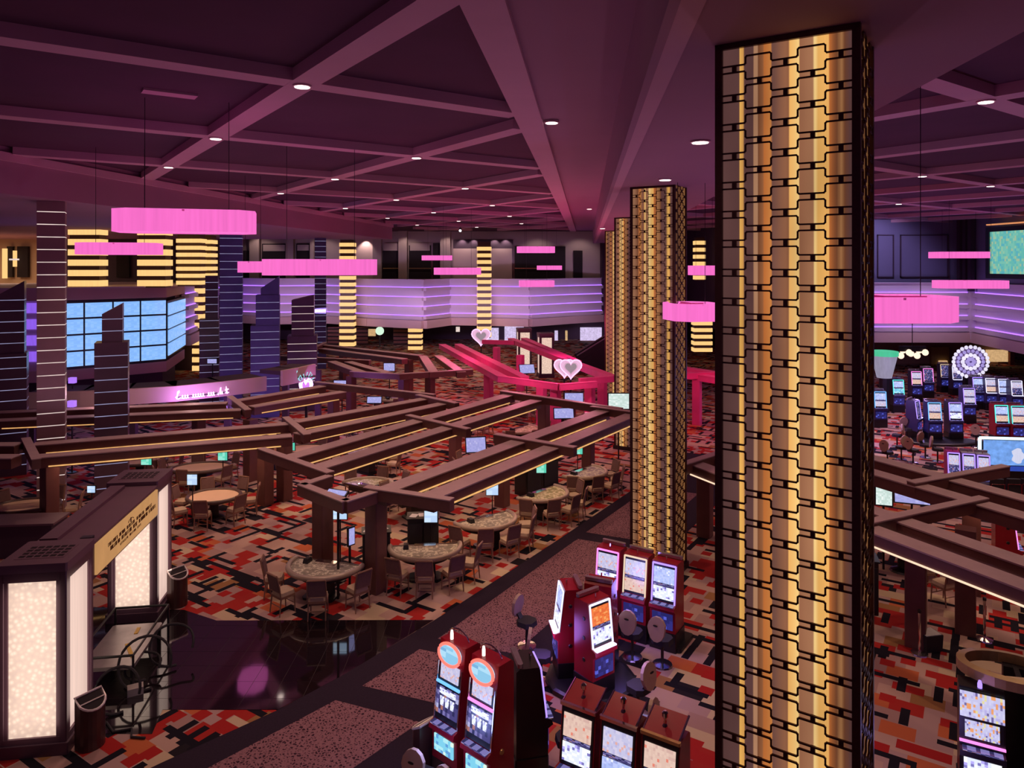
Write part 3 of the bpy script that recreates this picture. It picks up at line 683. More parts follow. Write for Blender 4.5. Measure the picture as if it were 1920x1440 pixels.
part('mounting_rail', MB().bar((0, .28, .2), (1.1, .62, .2), .4, .04), BLACK, sg)
def heart(n=28, s=1.0):
    return [(16*sin(a)**3/17*s, (13*cos(a)-5*cos(2*a)-2*cos(3*a)-cos(4*a))/17*s) for a in [2*pi*i/n for i in range(n)]]
hp = gx(588, 40.5, 0); hz = CAMZ-(712-HY)/F*40.5
sg = thing('neon_heart_sign', 'tall narrow violet neon heart in front of the short bar canopy', 'sign', (hp.x, 39.0, 1.7))
for s in (1, .72): part('neon_tube', MB().tube([(x*.36*s, 0, z*.62*s+.75) for x, z in heart(24)], .05, 6, True), NEON, sg)
part('neon_core', MB().prism([(x*.2, z*.36) for x, z in heart(24)], -.02, .02).xf(Matrix.Translation((0, 0, .75)) @ Matrix.Rotation(pi/2, 4, 'X')), glow('violet_neon_core', (.65, .2, 1), 1.2), sg)
part('stand', MB().box((0, .05, -.8), (.12, .1, 1.8)), BLACK, sg)
# ------------------------------------------------------------------ timber pergolas over the gaming tables
ZP = 2.85
def v2(p): return Vector((p[0], p[1]))
def pergola(label, bays, crosses, posts, wood=WOOD, top=WOODTOP_LIT, strip=STRIP, group=None, wd=.50, zt=ZP, pw=.44, strips=True):
    o = Vector((bays[0][0][0][0], bays[0][0][0][1], 0)) if bays else Vector((crosses[0][0][0], crosses[0][0][1], 0))
    t = thing('pergola', label, 'pergola', o, 0, group)
    def L(p, z): return (p[0]-o.x, p[1]-o.y, z)
    for A, B in bays:
        A0, A1, B0, B1 = map(v2, (*A, *B)); mid = (B0+B1-A0-A1)/2
        for P, Q in ((A0, A1), (B0, B1)):
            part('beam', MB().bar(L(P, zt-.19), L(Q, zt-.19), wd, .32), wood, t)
            part('lit_beam_top', MB().bar(L(P, zt-.015), L(Q, zt-.015), wd+.04, .035), top, t)  # added thin layer that carries the lit top colour
        if strips:
            n = mid.normalized()
            for P, Q, k in ((A0, A1, wd/2+.03), (B0, B1, wd/2+.03)):
                d = (Q-P).normalized(); P2, Q2 = P+d*.4+n*(k-.01), Q-d*.4+n*(k-.01)
                part('light_strip', MB().bar(L(P2, zt-.30), L(Q2, zt-.31), .03, .035), strip, t)
    for k, (P, Q, h) in enumerate(crosses):
        zc = zt-.12+h
        part('cross_beam', MB().bar(L(P, zc), L(Q, zc), .24, .30), wood, t); part('lit_beam_top', MB().bar(L(P, zc+.16), L(Q, zc+.16), .27, .03), top, t)
    for x, y in posts:
        OBST.append((x, y, .58))
        part('post', MB().box((x-o.x, y-o.y, (zt-.30)/2), (pw, pw, zt-.30), math.radians(57), bev=.02), wood, t)
    return t
PG = 'timber pergolas over the table pit'
RA, RB = ((-3.6, 19.75), (3.87, 30.8)), ((-2.28, 19.25), (4.95, 30.0))
LA, LB = ((-7.25, 23.1), (-.1, 34.6)), ((-6.0, 22.0), (1.09, 33.1))
pergola('large dark timber pergola of two beam pairs over the centre table pit', [(RA, RB), (LA, LB)],
        [((-4.0, 19.95), (-1.55, 18.85), .04), ((-.6, 26.1), (2.1, 24.2), .05), ((3.4, 31.2), (5.3, 29.8), .05), ((-8.3, 24.1), (-5.3, 21.3), .04), ((-4.2, 29.4), (-1.6, 26.9), .05), ((-.5, 34.9), (4.6, 30.6), .07),
         ((-5.3, 21.2), (-5.85, 20.3), -.02), ((-5.9, 20.4), (-4.3, 18.9), -.02), ((-4.35, 18.9), (-3.7, 19.75), -.02)],
        [(-3.75, 20.1), (-.37, 27.2), (3.3, 31.6), (-9.26, 27.4), (-2.6, 33.4), (1.5, 34.4), (-5.45, 21.0)], group=PG, wd=.56)
pergola('third timber pergola, bending left over the round white table', [(((-8.5, 28.6), (-3.9, 33.6)), ((-7.8, 26.5), (-3.1, 32.3))), (((-16.4, 25.0), (-8.6, 28.3)), ((-15.3, 23.4), (-7.95, 26.3)))],
        [((-9.0, 29.0), (-7.3, 26.0), .05), ((-17.0, 25.5), (-14.8, 22.7), .05), ((-4.4, 34.0), (-2.4, 31.9), .05)], [(-10.9, 30.4), (-8.7, 27.9), (-5.5, 33.5)], group=PG)
pergola('timber pergola leaving the picture at the left edge', [(((-23, 24.9), (-16.9, 25.0)), ((-22, 23.4), (-15.9, 23.4)))], [((-20.5, 25.5), (-20.5, 22.9), .05)], [(-15.6, 24.6)], group=PG)
pergola('fourth timber pergola in front of the curved bar canopy', [(((-21.6, 30.4), (-12.7, 32.5)), ((-20.6, 28.8), (-11.5, 31.0))), (((-12.5, 33.0), (-9.6, 37.0)), ((-11.3, 31.6), (-8.2, 35.4)))],
        [((-17.4, 31.8), (-16.45, 29.5), .05), ((-13.0, 33.6), (-11.0, 30.4), .05), ((-10.1, 37.6), (-3.6, 33.9), .07)], [(-14, 32.6), (-9.0, 36.8)], group=PG)
FG = 'distant timber pergolas'
pergola('distant long thin timber pergola before the red brown slatted wall', [(((-14.5, 56), (-6.2, 49.5)), ((-14.0, 53.6), (-7.0, 47.6)))], [((-14.6, 57), (-14.4, 52.5), .05)], [(-12.5, 54), (-7.0, 49.5)], group=FG)
pergola('distant timber pergola with the blue television below its front beam', [(((-6.0, 49.2), (-4.4, 41.4)), ((-5.0, 49.4), (-2.9, 41.8)))], [((-9.2, 41.6), (-6.2, 40.6), .02), ((-6.3, 40.6), (-4.6, 41.4), .02), ((-4.7, 41.3), (-2.3, 42.4), .02)], [(-6.1, 41.0), (-4.7, 41.8)], group=FG)
pergola('distant timber pergola of short sloping bays left of the blue television', [(((-11.5, 46.5), (-8.6, 41.8)), ((-10.4, 46.3), (-7.1, 41.6)))], [((-15.4, 48.5), (-9.0, 46.2), .05)], [(-9.3, 42.2), (-13.5, 47.5)], group=FG)
pergola('pink lit timber pergola under the glowing heart sign', [(((-5.4, 56.4), (-.5, 40.1)), ((-4.2, 56.6), (.7, 40.0)))],
        [((-.7, 39.9), (2.4, 37.2), .02), ((2.4, 37.1), (4.4, 38.0), .02), ((3.6, 38.9), (5.7, 39.9), .02)], [(2.25, 37.6), (4.1, 38.4), (1.6, 39.6), (-1.4, 43.5)], PINKWOOD, PINKWOOD, glow('pink_led_strip', (1.0, .2, .3), 1.2), 'pink lit pergolas')
pergola('pink lit timber pergola running from the far shops to the third column', [(((-.1, 61), (5.6, 40.3)), ((1.0, 61.2), (4.2, 46.5)))], [((.2, 58), (-2.4, 58.8), .03)], [(5.2, 42), (.6, 52), (-1.2, 57)], PINKWOOD, PINKWOOD, MATS['pink_led_strip'], 'pink lit pergolas')
pergola('pink lit timber pergola seen between the two nearest columns', [(((8.5, 44), (12.5, 38)), ((9.8, 44.6), (13.8, 38.6)))], [((9.0, 40.5), (13, 41.5), .03)], [(10.4, 41), (12.4, 38.8)], PINKWOOD, PINKWOOD, MATS['pink_led_strip'], 'pink lit pergolas')
dV = Vector((.436, -.9))
VA0, VB0 = Vector((6.6, 23.4)), Vector((5.55, 22.9))
pergola('timber pergola on the right passing behind the nearest column, two posts in front', [((VA0, VA0+dV*13), (VB0, VB0+dV*13))],
        [((8.2, 17.1), (12.3, 19.0), .05), ((5.0, 22.0), (7.2, 24.0), .05)], [(9.55, 17.25), (11.1, 17.85), (6.4, 24.2)], group='timber pergolas on the right', strip=STRIPW)
UA0, UB0 = Vector((10.4, 25.6)), Vector((9.6, 24.0))
pergola('upper timber pergola on the right with one bright strip', [((UA0, UA0+dV*11), (UB0, UB0+dV*11))], [((11.1, 20.3), (14.9, 22.0), .05)], [(12.6, 20.0), (10.6, 24.4)], group='timber pergolas on the right')
for p, q, e in ((RA, RB, 75), (LA, LB, 75), (((-8.5, 28.6), (-3.9, 33.6)), ((-7.8, 26.5), (-3.1, 32.3)), 40), (((-16.4, 25.3), (-8.6, 28.3)), ((-15.3, 23.4), (-7.95, 26.3)), 50), ((UA0, UA0+dV*11), (UB0, UB0+dV*11), 40)):
    a, b = (v2(p[0])+v2(q[0]))/2, (v2(p[1])+v2(q[1]))/2; d = b-a
    lamp('AREA', ((a.x+b.x)/2, (a.y+b.y)/2, 2.45), e, (1, .62, .38), d.length*.85, .12, rot=(0, 0, math.atan2(d.y, d.x)))
def hsign(px, py, d, s, label):
    p = gx(px, d, 0); z = CAMZ-(py-HY)/F*d
    t = thing('heart_sign', label, 'sign', (p.x, d, 0))
    def flat(k, y0, y1): return MB().prism([(x*k, zz*k) for x, zz in heart(32)], y0, y1).xf(Matrix.Translation((0, 0, z)) @ Matrix.Rotation(pi/2, 4, 'X'))
    part('heart_body', flat(s, -.12, .12), glow('soft_heart', (.92, .52, .78), .9, .1), t)
    part('inner_heart', flat(s*.55, .12, .16), glow('grey_heart', (.40, .30, .36), .8, .2, (9, 9, 9)), t)
    for k, r in ((1.0, .055*s), (.62, .03*s)): part('neon_tube', MB().tube([(x*s*k, -.17, zz*s*k+z) for x, zz in heart(32)], r, 6, True), glow('pink_white_neon', (1.0, .50, .88), 1.6, .05) if k == 1 else glow('dim_pink_neon', (.8, .42, .6), .8), t)
    part('stand', MB().box((0, .05, (z-s*.9)/2), (.1, .08, z-s*.9)), BLACK, t)
    return t
hsign(1070, 689, 43.2, .68, 'glowing pink white heart sign standing above the pink pergola')
t = hsign(902, 630, 66, .9, 'glowing pink white heart sign before the foot of the central pillar')
hsign(1058, 688, 43.7, .66, 'second pink heart sign tucked behind the larger one to its left')

# ------------------------------------------------------------------ lit entrance portal on the left (two light towers and a header)
e1, e2 = Vector((-.143, .99)), Vector((-.99, -.143))               # along the passage, away to the left
ang = math.atan2(-e2.y, -e2.x)
PT = mat('portal_bronze', (.105, .05, .075), .4, .3, .2, 2); PTT = mat('portal_top', (.16, .085, .12), .5, .2, .15, 2)
m, N, L, b = new_mat('crystal_light_panel'); b.inputs['Base Color'].default_value = (.1, .08, .07, 1)
tc = N.new('ShaderNodeTexCoord'); vo = N.new('ShaderNodeTexVoronoi'); vo.inputs['Scale'].default_value = 11; L.new(tc.outputs['Object'], vo.inputs['Vector'])
sp = N.new('ShaderNodeSeparateXYZ'); L.new(tc.outputs['Generated'], sp.inputs[0])
r = ramp(N, [(0, (1, .86, .72)), (.25, (1, .74, .58)), (.5, (.82, .58, .46)), (1, (.72, .50, .42))]); L.new(vo.outputs['Distance'], r.inputs[0])
L.new(r.outputs[0], b.inputs['Emission Color']); b.inputs['Emission Strength'].default_value = .92
CRYS = m; SIDEP = glow('side_light_panel', (.80, .55, .47), .9, .15, (8, 8, .2))
def ptower(cx, cy, label, s=1.18, h=3.5):
    """corner nearest the camera on the right at (cx, cy); local x to the right, y along the passage"""
    t = thing('portal_tower', label, 'tower', (cx, cy, 0), ang)
    c = -s/2; fw = .13
    for x in (-fw/2, -s+fw/2):
        for y in (fw/2, s-fw/2): part('corner_post', MB().box((x, y, h/2), (fw, fw, h), bev=.02), PT, t)
    part('plinth', MB().box((c, s/2, .11), (s+.08, s+.08, .22), bev=.02), PT, t); part('top_slab', MB().box((c, s/2, h-.06), (s+.04, s+.04, .16), bev=.03), PTT, t)
    for f in range(4):
        mx = Matrix.Translation((c, s/2, 0)) @ Matrix.Rotation(f*pi/2, 4, 'Z')
        part('light_panel', MB().box((0, -s/2+.06, 1.72), (s-.34, .03, 2.9)).xf(mx), CRYS if f in (0, 2) else SIDEP, t)
        fr = MB()
        for z in (.25, 3.27): fr.box((0, -s/2+.05, z), (s-.2, .1, .16))
        for x in (-s/2+.15, s/2-.15): fr.box((x, -s/2+.05, 1.75), (.06, .08, 3.0))
        part('panel_frame', fr.xf(mx), PT, t)
    part('core', MB().box((c, s/2, 1.7), (s-.3, s-.3, 3.2)), BLACK, t)
    gr = MB()
    for i in range(6):
        for j in range(4): gr.box((c-.34+i*.136, s/2-.22+j*.15, h+.025), (.10, .085, .012))
    gp = part('top_grille', MB().box((c, s/2, h+.02), (.86, .66, .012)), PTT, t); part('grille_slot', gr, VOID, gp)
    return t
ptower(-8.2, 13.42, 'nearest bronze portal tower with glowing crystal panels, bottom left corner')
ptower(-8.98, 18.45, 'farther bronze portal tower with glowing crystal panels by the red carpet')
C1 = Vector((-8.2, 13.42))+e1*1.23; LH = 3.82
hd = thing('portal_header', 'bronze header slab spanning the two portal towers with a gold notice', 'header', (C1.x, C1.y, 2.6), ang)
part('header_box', MB().box((-.6, LH/2, .42), (1.12, LH, .72)), PT, hd); part('header_top', MB().box((-.6, LH/2, .80), (1.16, LH, .05)), PTT, hd)
part('raised_strip', MB().box((-.92, LH/2, .86), (.34, LH*.93, .08)), PTT, hd); part('junction_box', MB().box((-.22, .2, .85), (.22, .14, .06)), BLACK, hd)
NOT = glow('gold_notice_board', (.68, .34, .125), .72, .14, (1, 2, 1))
nb = part('notice_board', MB().box((-.02, LH/2, .44), (.06, LH*.95, .62)), NOT, hd)
INK = mat('brown_ink', (.10, .04, .015), .6)
rw = random.Random(5)
for row, (zz, hh, y0, y1) in enumerate(((.52, .075, .17, .86), (.41, .085, .2, .82), (.30, .05, .34, .68))):
    y = y0*LH; ink = MB()
    while y < y1*LH:
        n = rw.randint(4, 9)
        for i in range(n):
            w1 = rw.uniform(.025, .04); ink.box((.014, y, zz), (.008, w1*.45, hh))
            if rw.random() < .7: ink.box((.014, y+w1*.45, zz+rw.choice((-.4, 0, .4))*hh), (.008, w1*.8, hh*.2))
            if rw.random() < .4: ink.box((.014, y+w1*.9, zz), (.008, w1*.3, hh))
            y += w1+.032
        y += .09
    part('printed_line', ink, INK, nb, kind='stuff')
part('printed_emblem', MB().tube([(.016, LH*.5+.16*cos(a), .60+.05*sin(a)) for a in [pi*i/10 for i in range(11)]], .008, 4).box((.014, LH*.5, .62), (.008, .05, .1)), INK, nb)
for k, (c, y) in enumerate((((-8.2, 13.42), 0), ((-8.98, 18.45), 0))):
    c = Vector(c)
    for f, off in ((0, e2*.6-e1*.12), (1, e1*.6-e2*.12)):
        p = c+off; lamp('AREA', (p.x, p.y, 1.75), 14, (1, .8, .66), .8, 2.6, rot=(math.radians(90), 0, ang+(0 if f == 0 else pi/2)))
# cables, metal frame and scanner left under the header
o = Vector((-8.15, 16.2))
t = thing('cable_coil', 'tangle of black cable loops on the polished floor between the portal towers', 'cable', (-7.85, 15.6, 0))
for r, cx, cy, tilt, zz in ((.52, 0, 0, 1.1, .48), (.42, -.1, -.9, 1.25, .42), (.46, .15, .9, .8, .40), (.35, -.2, .3, .5, .25)):
    mm = Matrix.Translation((cx, cy, zz)) @ Matrix.Rotation(tilt, 4, (1, .3, 0))
    part('cable_loop', MB().tube([mm @ Vector((r*cos(a), r*sin(a), .04*sin(3*a))) for a in [2*pi*i/26 for i in range(23)]], .028, 6), BLACKF, t)
part('cable_tail', MB().tube([(-.1, -1.3, .03), (.2, -1.6, .03), (.5, -1.5, .03), (.62, -1.75, .03), (.9, -1.78, .03)], .022, 6), BLACKF, t)
part('plug_block', MB().box((-.05, -.3, .08), (.3, .22, .16), .5), mat('grey_plastic', (.35, .30, .30), .5), t)
t = thing('scanner_bed', 'low grey equipment bed with yellow tape under the portal header', 'equipment', (-8.75, 16.4, 0), ang)
part('bed_plate', MB().box((0, 0, .42), (1.1, 1.9, .08), bev=.04), mat('grey_metal', (.42, .36, .36), .3, .5), t)
part('side_rail', MB().tube([(-.6, -1.1, .75), (.6, -1.1, .75), (.6, 1.2, .75), (-.6, 1.2, .75)], .03, 6, True), BLACK, t)
for x in (-.5, .5):
    for y in (-.85, .85): part('leg', MB().box((x, y, .2), (.07, .07, .4)), BLACK, t)
for x, y in ((-.6, -1.1), (.6, -1.1), (.6, 1.2), (-.6, 1.2)): part('rail_post', MB().tube([(x, y, 0), (x, y, .75)], .025, 6), BLACK, t)
YEL = mat('yellow_tape', (.7, .42, .04), .5)
part('tape_strip', MB().box((.25, -.3, .465), (.08, .7, .01), .5), YEL, t); part('tape_strip', MB().box((.1, .6, .465), (.08, .3, .01), .1), YEL, t)
def half_bin(x, y, rz, label):
    t = thing('waste_bin', label, 'bin', (x, y, 0), rz, 'half moon waste bins')
    half = [(.21*cos(a), .24*sin(a)) for a in [-pi/2+pi*i/10 for i in range(11)]]; ring = [(-.12, -.24), *half[1:-1], (-.12, .24)]
    zf = lambda p: .80+.45*(p[0]+.12)*0+(.18 if p[0] < 0 else .18*(1-p[0]/.21))
    part('body', MB().prism(ring, .0, .8, lambda p: .74+(.20*(1-(p[0]+.12)/.33))), mat('dark_wood_bin', (.06, .022, .02), .3), t)
    rim = [(p[0], p[1], .755+.20*(1-(p[0]+.12)/.33)) for p in ring]
    part('rim', MB().tube(rim, .022, 6, True), mat('pale_rim', (.72, .62, .60), .35, .3), t); part('cross_bar', MB().tube([(.04, -.23, .86), (.04, .23, .86)], .014, 5), MATS['pale_rim'], t)
    part('bin_mouth', MB().prism([(x*.86, y*.88) for x, y in ring], .735, .74, lambda p: .745+.20*(1-(p[0]+.12)/.33)), VOID, t)
    return t
p = g(166, 1398); half_bin(p.x+.05, p.y, -.6, 'half moon waste bin with pale rim at the nearest portal tower')
p = g(334, 1135); half_bin(p.x, p.y, -.6, 'half moon waste bin with pale rim beside the farther portal tower')
p = g(812, 1440); half_bin(p.x-.12, p.y-.1, 2.4, 'half moon waste bin with pale rim left of the red slot machines')
dk = thing('service_counter', 'dark counter behind the portal at the left picture edge', 'counter', (-17.0, 22.6, 0), .1)
part('counter_body', MB().box((0, 0, .5), (5.6, .9, 1.0)), DARKW, dk); part('counter_top', MB().box((0, 0, 1.03), (5.8, 1.05, .06)), PTT, dk)
# ------------------------------------------------------------------ gaming chairs and tables
def make_chair():
    t = thing('gaming_chair', '', 'chair')
    part('seat', MB().box((0, 0, .53), (.46, .45, .09), taper=.93, bev=.06), CREAM, t)
    part('seat_frame', MB().box((0, 0, .46), (.47, .46, .06), bev=.04), CHAIRW, t)
    bk = MB().box((0, -.235, .84), (.44, .055, .40), bev=.02); bk.xf(Matrix.Translation((0, -.2, .6)) @ Matrix.Rotation(.16, 4, 'X') @ Matrix.Translation((0, .2, -.6)))
    part('backrest', bk, CHAIRB, t)
    fr = MB()
    for x in (-.235, .235): fr.tube([(x, -.22, .46), (x, -.26, .75), (x*.96, -.33, 1.05)], .02, 6)
    fr.tube([(-.225, -.335, 1.06), (.225, -.335, 1.06)], .026, 6).tube([(-.23, -.25, .62), (.23, -.25, .62)], .018, 6)
    part('back_frame', fr, CHAIRW, t)
    for x in (-.21, .21):
        part('leg', MB().tube([(x, .19, .45), (x*1.03, .21, 0)], [.024, .016], 6), CHAIRW, t)
        part('leg', MB().tube([(x, -.20, .45), (x*1.05, -.25, 0)], [.024, .016], 6), CHAIRW, t)
    part('stretcher', MB().tube([(-.21, -.22, .24), (.21, -.22, .24)], .012, 5), CHAIRW, t); part('stretcher', MB().tube([(-.21, .2, .22), (.21, .2, .22)], .014, 5), CHAIRW, t)
    return t
CH0 = make_chair(); used_chair = [False]
def chair(x, y, rz, label, group):
    """rz: the way the sitter faces; a chair that would stand inside a post, table or other chair is left out"""
    if any(math.hypot(x-u, y-v) < r for u, v, r in OBST): return None
    OBST.append((x, y, .52))
    if not used_chair[0]:
        used_chair[0] = True; CH0.location = (x, y, 0); CH0.rotation_euler = (0, 0, rz-pi/2); CH0['label'] = label; CH0['group'] = group; return CH0
    return dup(CH0, (x, y, 0), rz-pi/2, label, group)
FELT = felt_mat('grey_green_felt', (.22, .19, .15), (.32, .26, .22)); FELTG = felt_mat('tan_green_felt', (.20, .19, .08), (.40, .34, .20)); FELTP = felt_mat('mauve_felt', (.26, .17, .26), (.36, .28, .34))
POKER = mat('pale_poker_felt', (.70, .46, .34), .6, 0, .08, 3); RAIL = mat('padded_rail', (.40, .30, .25), .35, .1, .1, 6); RAILD = mat('dark_padded_rail', (.09, .05, .045), .4)
def bj_table(x, y, face, label, felt=FELT, r=1.06):
    """half-moon table; face = direction the players' curved side looks"""
    t = thing('blackjack_table', label, 'table', (x, y, 0), face-pi/2, 'half moon gaming tables'); OBST.append((x+.1*cos(face), y+.1*sin(face), .98))
    def arc(r, back, n=22): return [(r*cos(a), r*sin(a)*1.02) for a in [-.12+(pi+.24)*i/n for i in range(n+1)]]
    part('felt_top', MB().prism([(px, py-.25) for px, py in arc(r*.90, 0)], .76, .80), felt, t)
    rim = [(px, py-.25, .80) for px, py in arc(r*.96, 0)]
    part('padded_rail', MB().tube(rim, .075, 7), RAIL, t, True)
    part('chip_tray', MB().box((0, -.22, .83), (.62, .20, .06), bev=.02), CHROME, t)
    part('card_shoe', MB().box((.55, -.16, .86), (.16, .26, .12), taper=.8), BLACK, t)
    part('dealer_edge', MB().box((0, -.36, .77), (r*1.8, .06, .08)), RAILD, t)
    part('apron', MB().prism([(px, py-.25) for px, py in arc(r*.72, 0)], .55, .77), BLACK, t)
    part('pedestal', MB().box((0, .05, .28), (.62, .42, .56), taper=.9), BLACK, t); part('base_plate', MB().box((0, .05, .03), (.9, .6, .06), bev=.08), BLACK, t)
    return t
LATER = []
def ring_chairs(*a): LATER.append(a)
def ring_now(x, y, face, n, name, group, r=1.36, spread=1.15):
    for i in range(n):
        a = face+spread*(1-2*i/(n-1)) if n > 1 else face
        px, py = x+cos(a)*r-.2*cos(face), y+sin(a)*r-.2*sin(face)
        chair(px, py, a+pi+RND.uniform(-.12, .12), '%s chair from the left, %s' % (ORD[n-1-i], name), group)
W57 = math.radians(-33)
TBL = [((-5.15, 19.8), -1.85, 'nearest half moon table before the two posts', FELT, 4),
       ((-2.5, 21.0), -1.45, 'half moon table right of the second post', FELT, 5),
       ((-.77, 23.4), -.95, 'third half moon table along the walkway', FELT, 5),
       ((1.15, 26.1), -.75, 'fourth half moon table along the walkway', FELTG, 5),
       ((2.9, 28.8), -.7, 'fifth half moon table along the walkway', FELTP, 5)]
for (x, y), f, nm, felt, n in TBL:
    bj_table(x, y, f, nm+' with cream rail', felt); ring_chairs(x, y, f, n, nm, 'chairs at the half moon tables')
far = [((-5.3, 27.2), 1.0, 'half moon table under the second beam pair', FELTG), ((.5, 36.3), -.7, 'yellow lit table behind the far end of the large pergola', FELTG), ((-.9, 30.5), 2.3, 'table between the two beam pairs', FELTP),
       ((-3.4, 26.0), 2.2, 'table behind the two front posts', FELTG), ((-6.3, 31.5), 1.0, 'violet lit table under the third pergola', FELTP), ((-2.5, 38.6), -1.0, 'half moon table on the red carpet beyond the pergolas', FELT),
       ((.5, 43.8), -1.9, 'table under the left end of the pink pergola', FELTP), ((-7.2, 38.4), -1.2, 'table behind the end of the fourth pergola', FELTP), ((2.6, 41.5), -1.5, 'table under the pink heart sign', FELTP), ((-7.0, 44.5), -1.0, 'table left of the distant blue television', FELTG)]
for (x, y), f, nm, felt in far:
    bj_table(x, y, f, 'gaming '+nm, felt)
    ring_chairs(x, y, f, 4, nm, 'chairs at the farther tables')
def poker(x, y, rz, label, sx=1.35, sy=.85, n=7, felt=POKER, group='chairs at the round pale tables', nm='pale table', a0=0.0):
    t = thing('poker_table', label, 'table', (x, y, 0), rz, 'pale oval card tables'); OBST.append((x, y, .95))
    part('felt_top', MB().lathe((0, 0, 0), [(.90, .745), (.90, .765)], 26, sx, sy), felt, t)
    part('padded_rail', MB().tube([(.95*sx*cos(a), .95*sy*sin(a), .76) for a in [2*pi*i/26 for i in range(26)]], .07, 7, True), RAILD, t, True)
    part('pedestal', MB().lathe((0, 0, 0), [(.5, 0), (.45, .05), (.22, .12), (.2, .6), (.5, .74)], 12, sx*.8, sy*.8), BLACK, t)
    for i in range(n):
        a = a0+2*pi*i/n; px, py = 1.27*sx*cos(a), 1.35*sy*sin(a); ca, sa = cos(rz), sin(rz)
        chair(x+px*ca-py*sa, y+px*sa+py*ca, math.atan2(-(px*sa+py*ca), -(px*ca-py*sa)), '%s chair round the %s' % (ORD[i], nm), group)
    return t
poker(-10.6, 25.95, 0, 'round pale card table right of the farther portal tower', .95, .85, 7, nm='pale card table beside the portal', a0=.3)
poker(-16.6, 24.9, .2, 'pale card table at the left edge behind the portal', 1.1, .8, 6, nm='pale card table at the left edge', a0=.2)
poker(-12.6, 29.6, .2, 'pale card table farther back behind the round one, near the green signs', 1.2, .8, 7, nm='far pale card table by the green signs')
poker(-15.6, 30.6, .1, 'pale card table behind the tallest purple tower', 1.1, .8, 6, nm='pale card table behind the tall purple tower')
poker(-9.3, 32.6, .3, 'pale card table behind the third pergola posts', 1.1, .8, 6, nm='pale card table behind the third pergola posts')
poker(11.5, 21.4, -.4, 'pale table under the upper pergola on the right', 1.0, .8, 5, nm='table under the upper right pergola')
for q in LATER: ring_now(*q)
# small lit table-limit signs on poles
TEAL = screen('teal_sign_picture', [(0, (.10, .62, .45)), (.5, (.16, .72, .52)), (.8, (.3, .8, .65))], 4, 4, 1.0, 2.0); WHITES = screen('white_sign_picture', [(0, (.50, .68, .95)), (.4, (.62, .80, 1.0)), (.75, (.9, .95, 1.0))], 2, 5, 1.0, 3.0)
def limit_sign(px, py, d, wpx, hpx, m, label, rz=0.0, group='lit table signs'):
    p = gx(px, d, 0); z = CAMZ-(py-HY)/F*d; wd, h = wpx*d/F, hpx*d/F
    t = thing('table_sign', label, 'sign', (p.x, d, 0), rz, group)
    part('screen', MB().box((0, -.035, z), (wd, .02, h)), m, t); part('housing', MB().box((0, 0, z), (wd+.05, .05, h+.05), bev=.01), BLACK, t)
    part('pole', MB().tube([(0, .01, 0), (0, .01, z)], .02, 6), BLACK, t); part('foot', MB().lathe((0, .01, 0), [(.17, 0), (.15, .03), (.03, .05)], 12), BLACK, t)
for a in ((638, 963, 20.75, 25, 19, WHITES, 'white blue table sign on a pole behind the nearest half moon table'), (808, 968, 22.1, 24, 21, WHITES, 'white blue table sign beside the black pit cabinet'),
          (923, 917, 24.6, 22, 21, WHITES, 'white blue table sign behind the third table along the walkway'), (1015, 877, 27.3, 18, 18, TEAL, 'teal table sign behind the fourth table along the walkway'),
          (1083, 843, 30.2, 18, 16, TEAL, 'teal table sign behind the fifth table by the second column'), (275, 865, 28.5, 19, 12, TEAL, 'teal table sign above the farther portal tower'),
          (418, 855, 28.8, 17, 15, TEAL, 'teal table sign above the round pale card table'), (546, 837, 30.5, 14, 14, TEAL, 'teal table sign left of the front beam of the large pergola'),
          (361, 899, 25.2, 18, 19, WHITES, 'tilted white screen at the round pale card table'), (172, 917, 24.6, 14, 12, WHITES, 'small white screen behind the bronze portal header')): limit_sign(*a)
# black pit cabinets and podiums
PAPER = mat('white_paper', (.75, .70, .70), .7)
def cabinet(x, y, rz, w_, d_, h_, label):
    t = thing('pit_cabinet', label, 'cabinet', (x, y, 0), rz, 'black pit cabinets')
    part('body', MB().box((0, 0, h_/2), (w_, d_, h_), bev=.03), BLACK, t); part('top', MB().box((0, 0, h_+.02), (w_+.06, d_+.06, .04)), BLACK, t)
    for i in range(2): part('door', MB().box((-w_/4+i*w_/2, -d_/2-.012, h_*.5), (w_*.44, .02, h_*.8)), BLACKF, t)
    for i in range(3): part('paper_sheet', MB().box((-w_*.3+i*w_*.27, .05*i-.05, h_+.045+.002*i), (.22, .3, .01), .4*i-.3), PAPER, t)
cabinet(-4.0, 21.5, .2, .8, .55, 1.15, 'black cabinet behind the nearest half moon table'); cabinet(-2.75, 22.6, .1, .95, .6, 1.2, 'black cabinet with white papers behind the table right of the second post')
cabinet(1.0, 29.3, .9, 2.2, .6, 1.1, 'long black cabinet row behind the fourth table along the walkway'); cabinet(9.0, 19.1, -.3, 1.0, .6, 1.35, 'black cabinet left of the front posts under the right pergola')
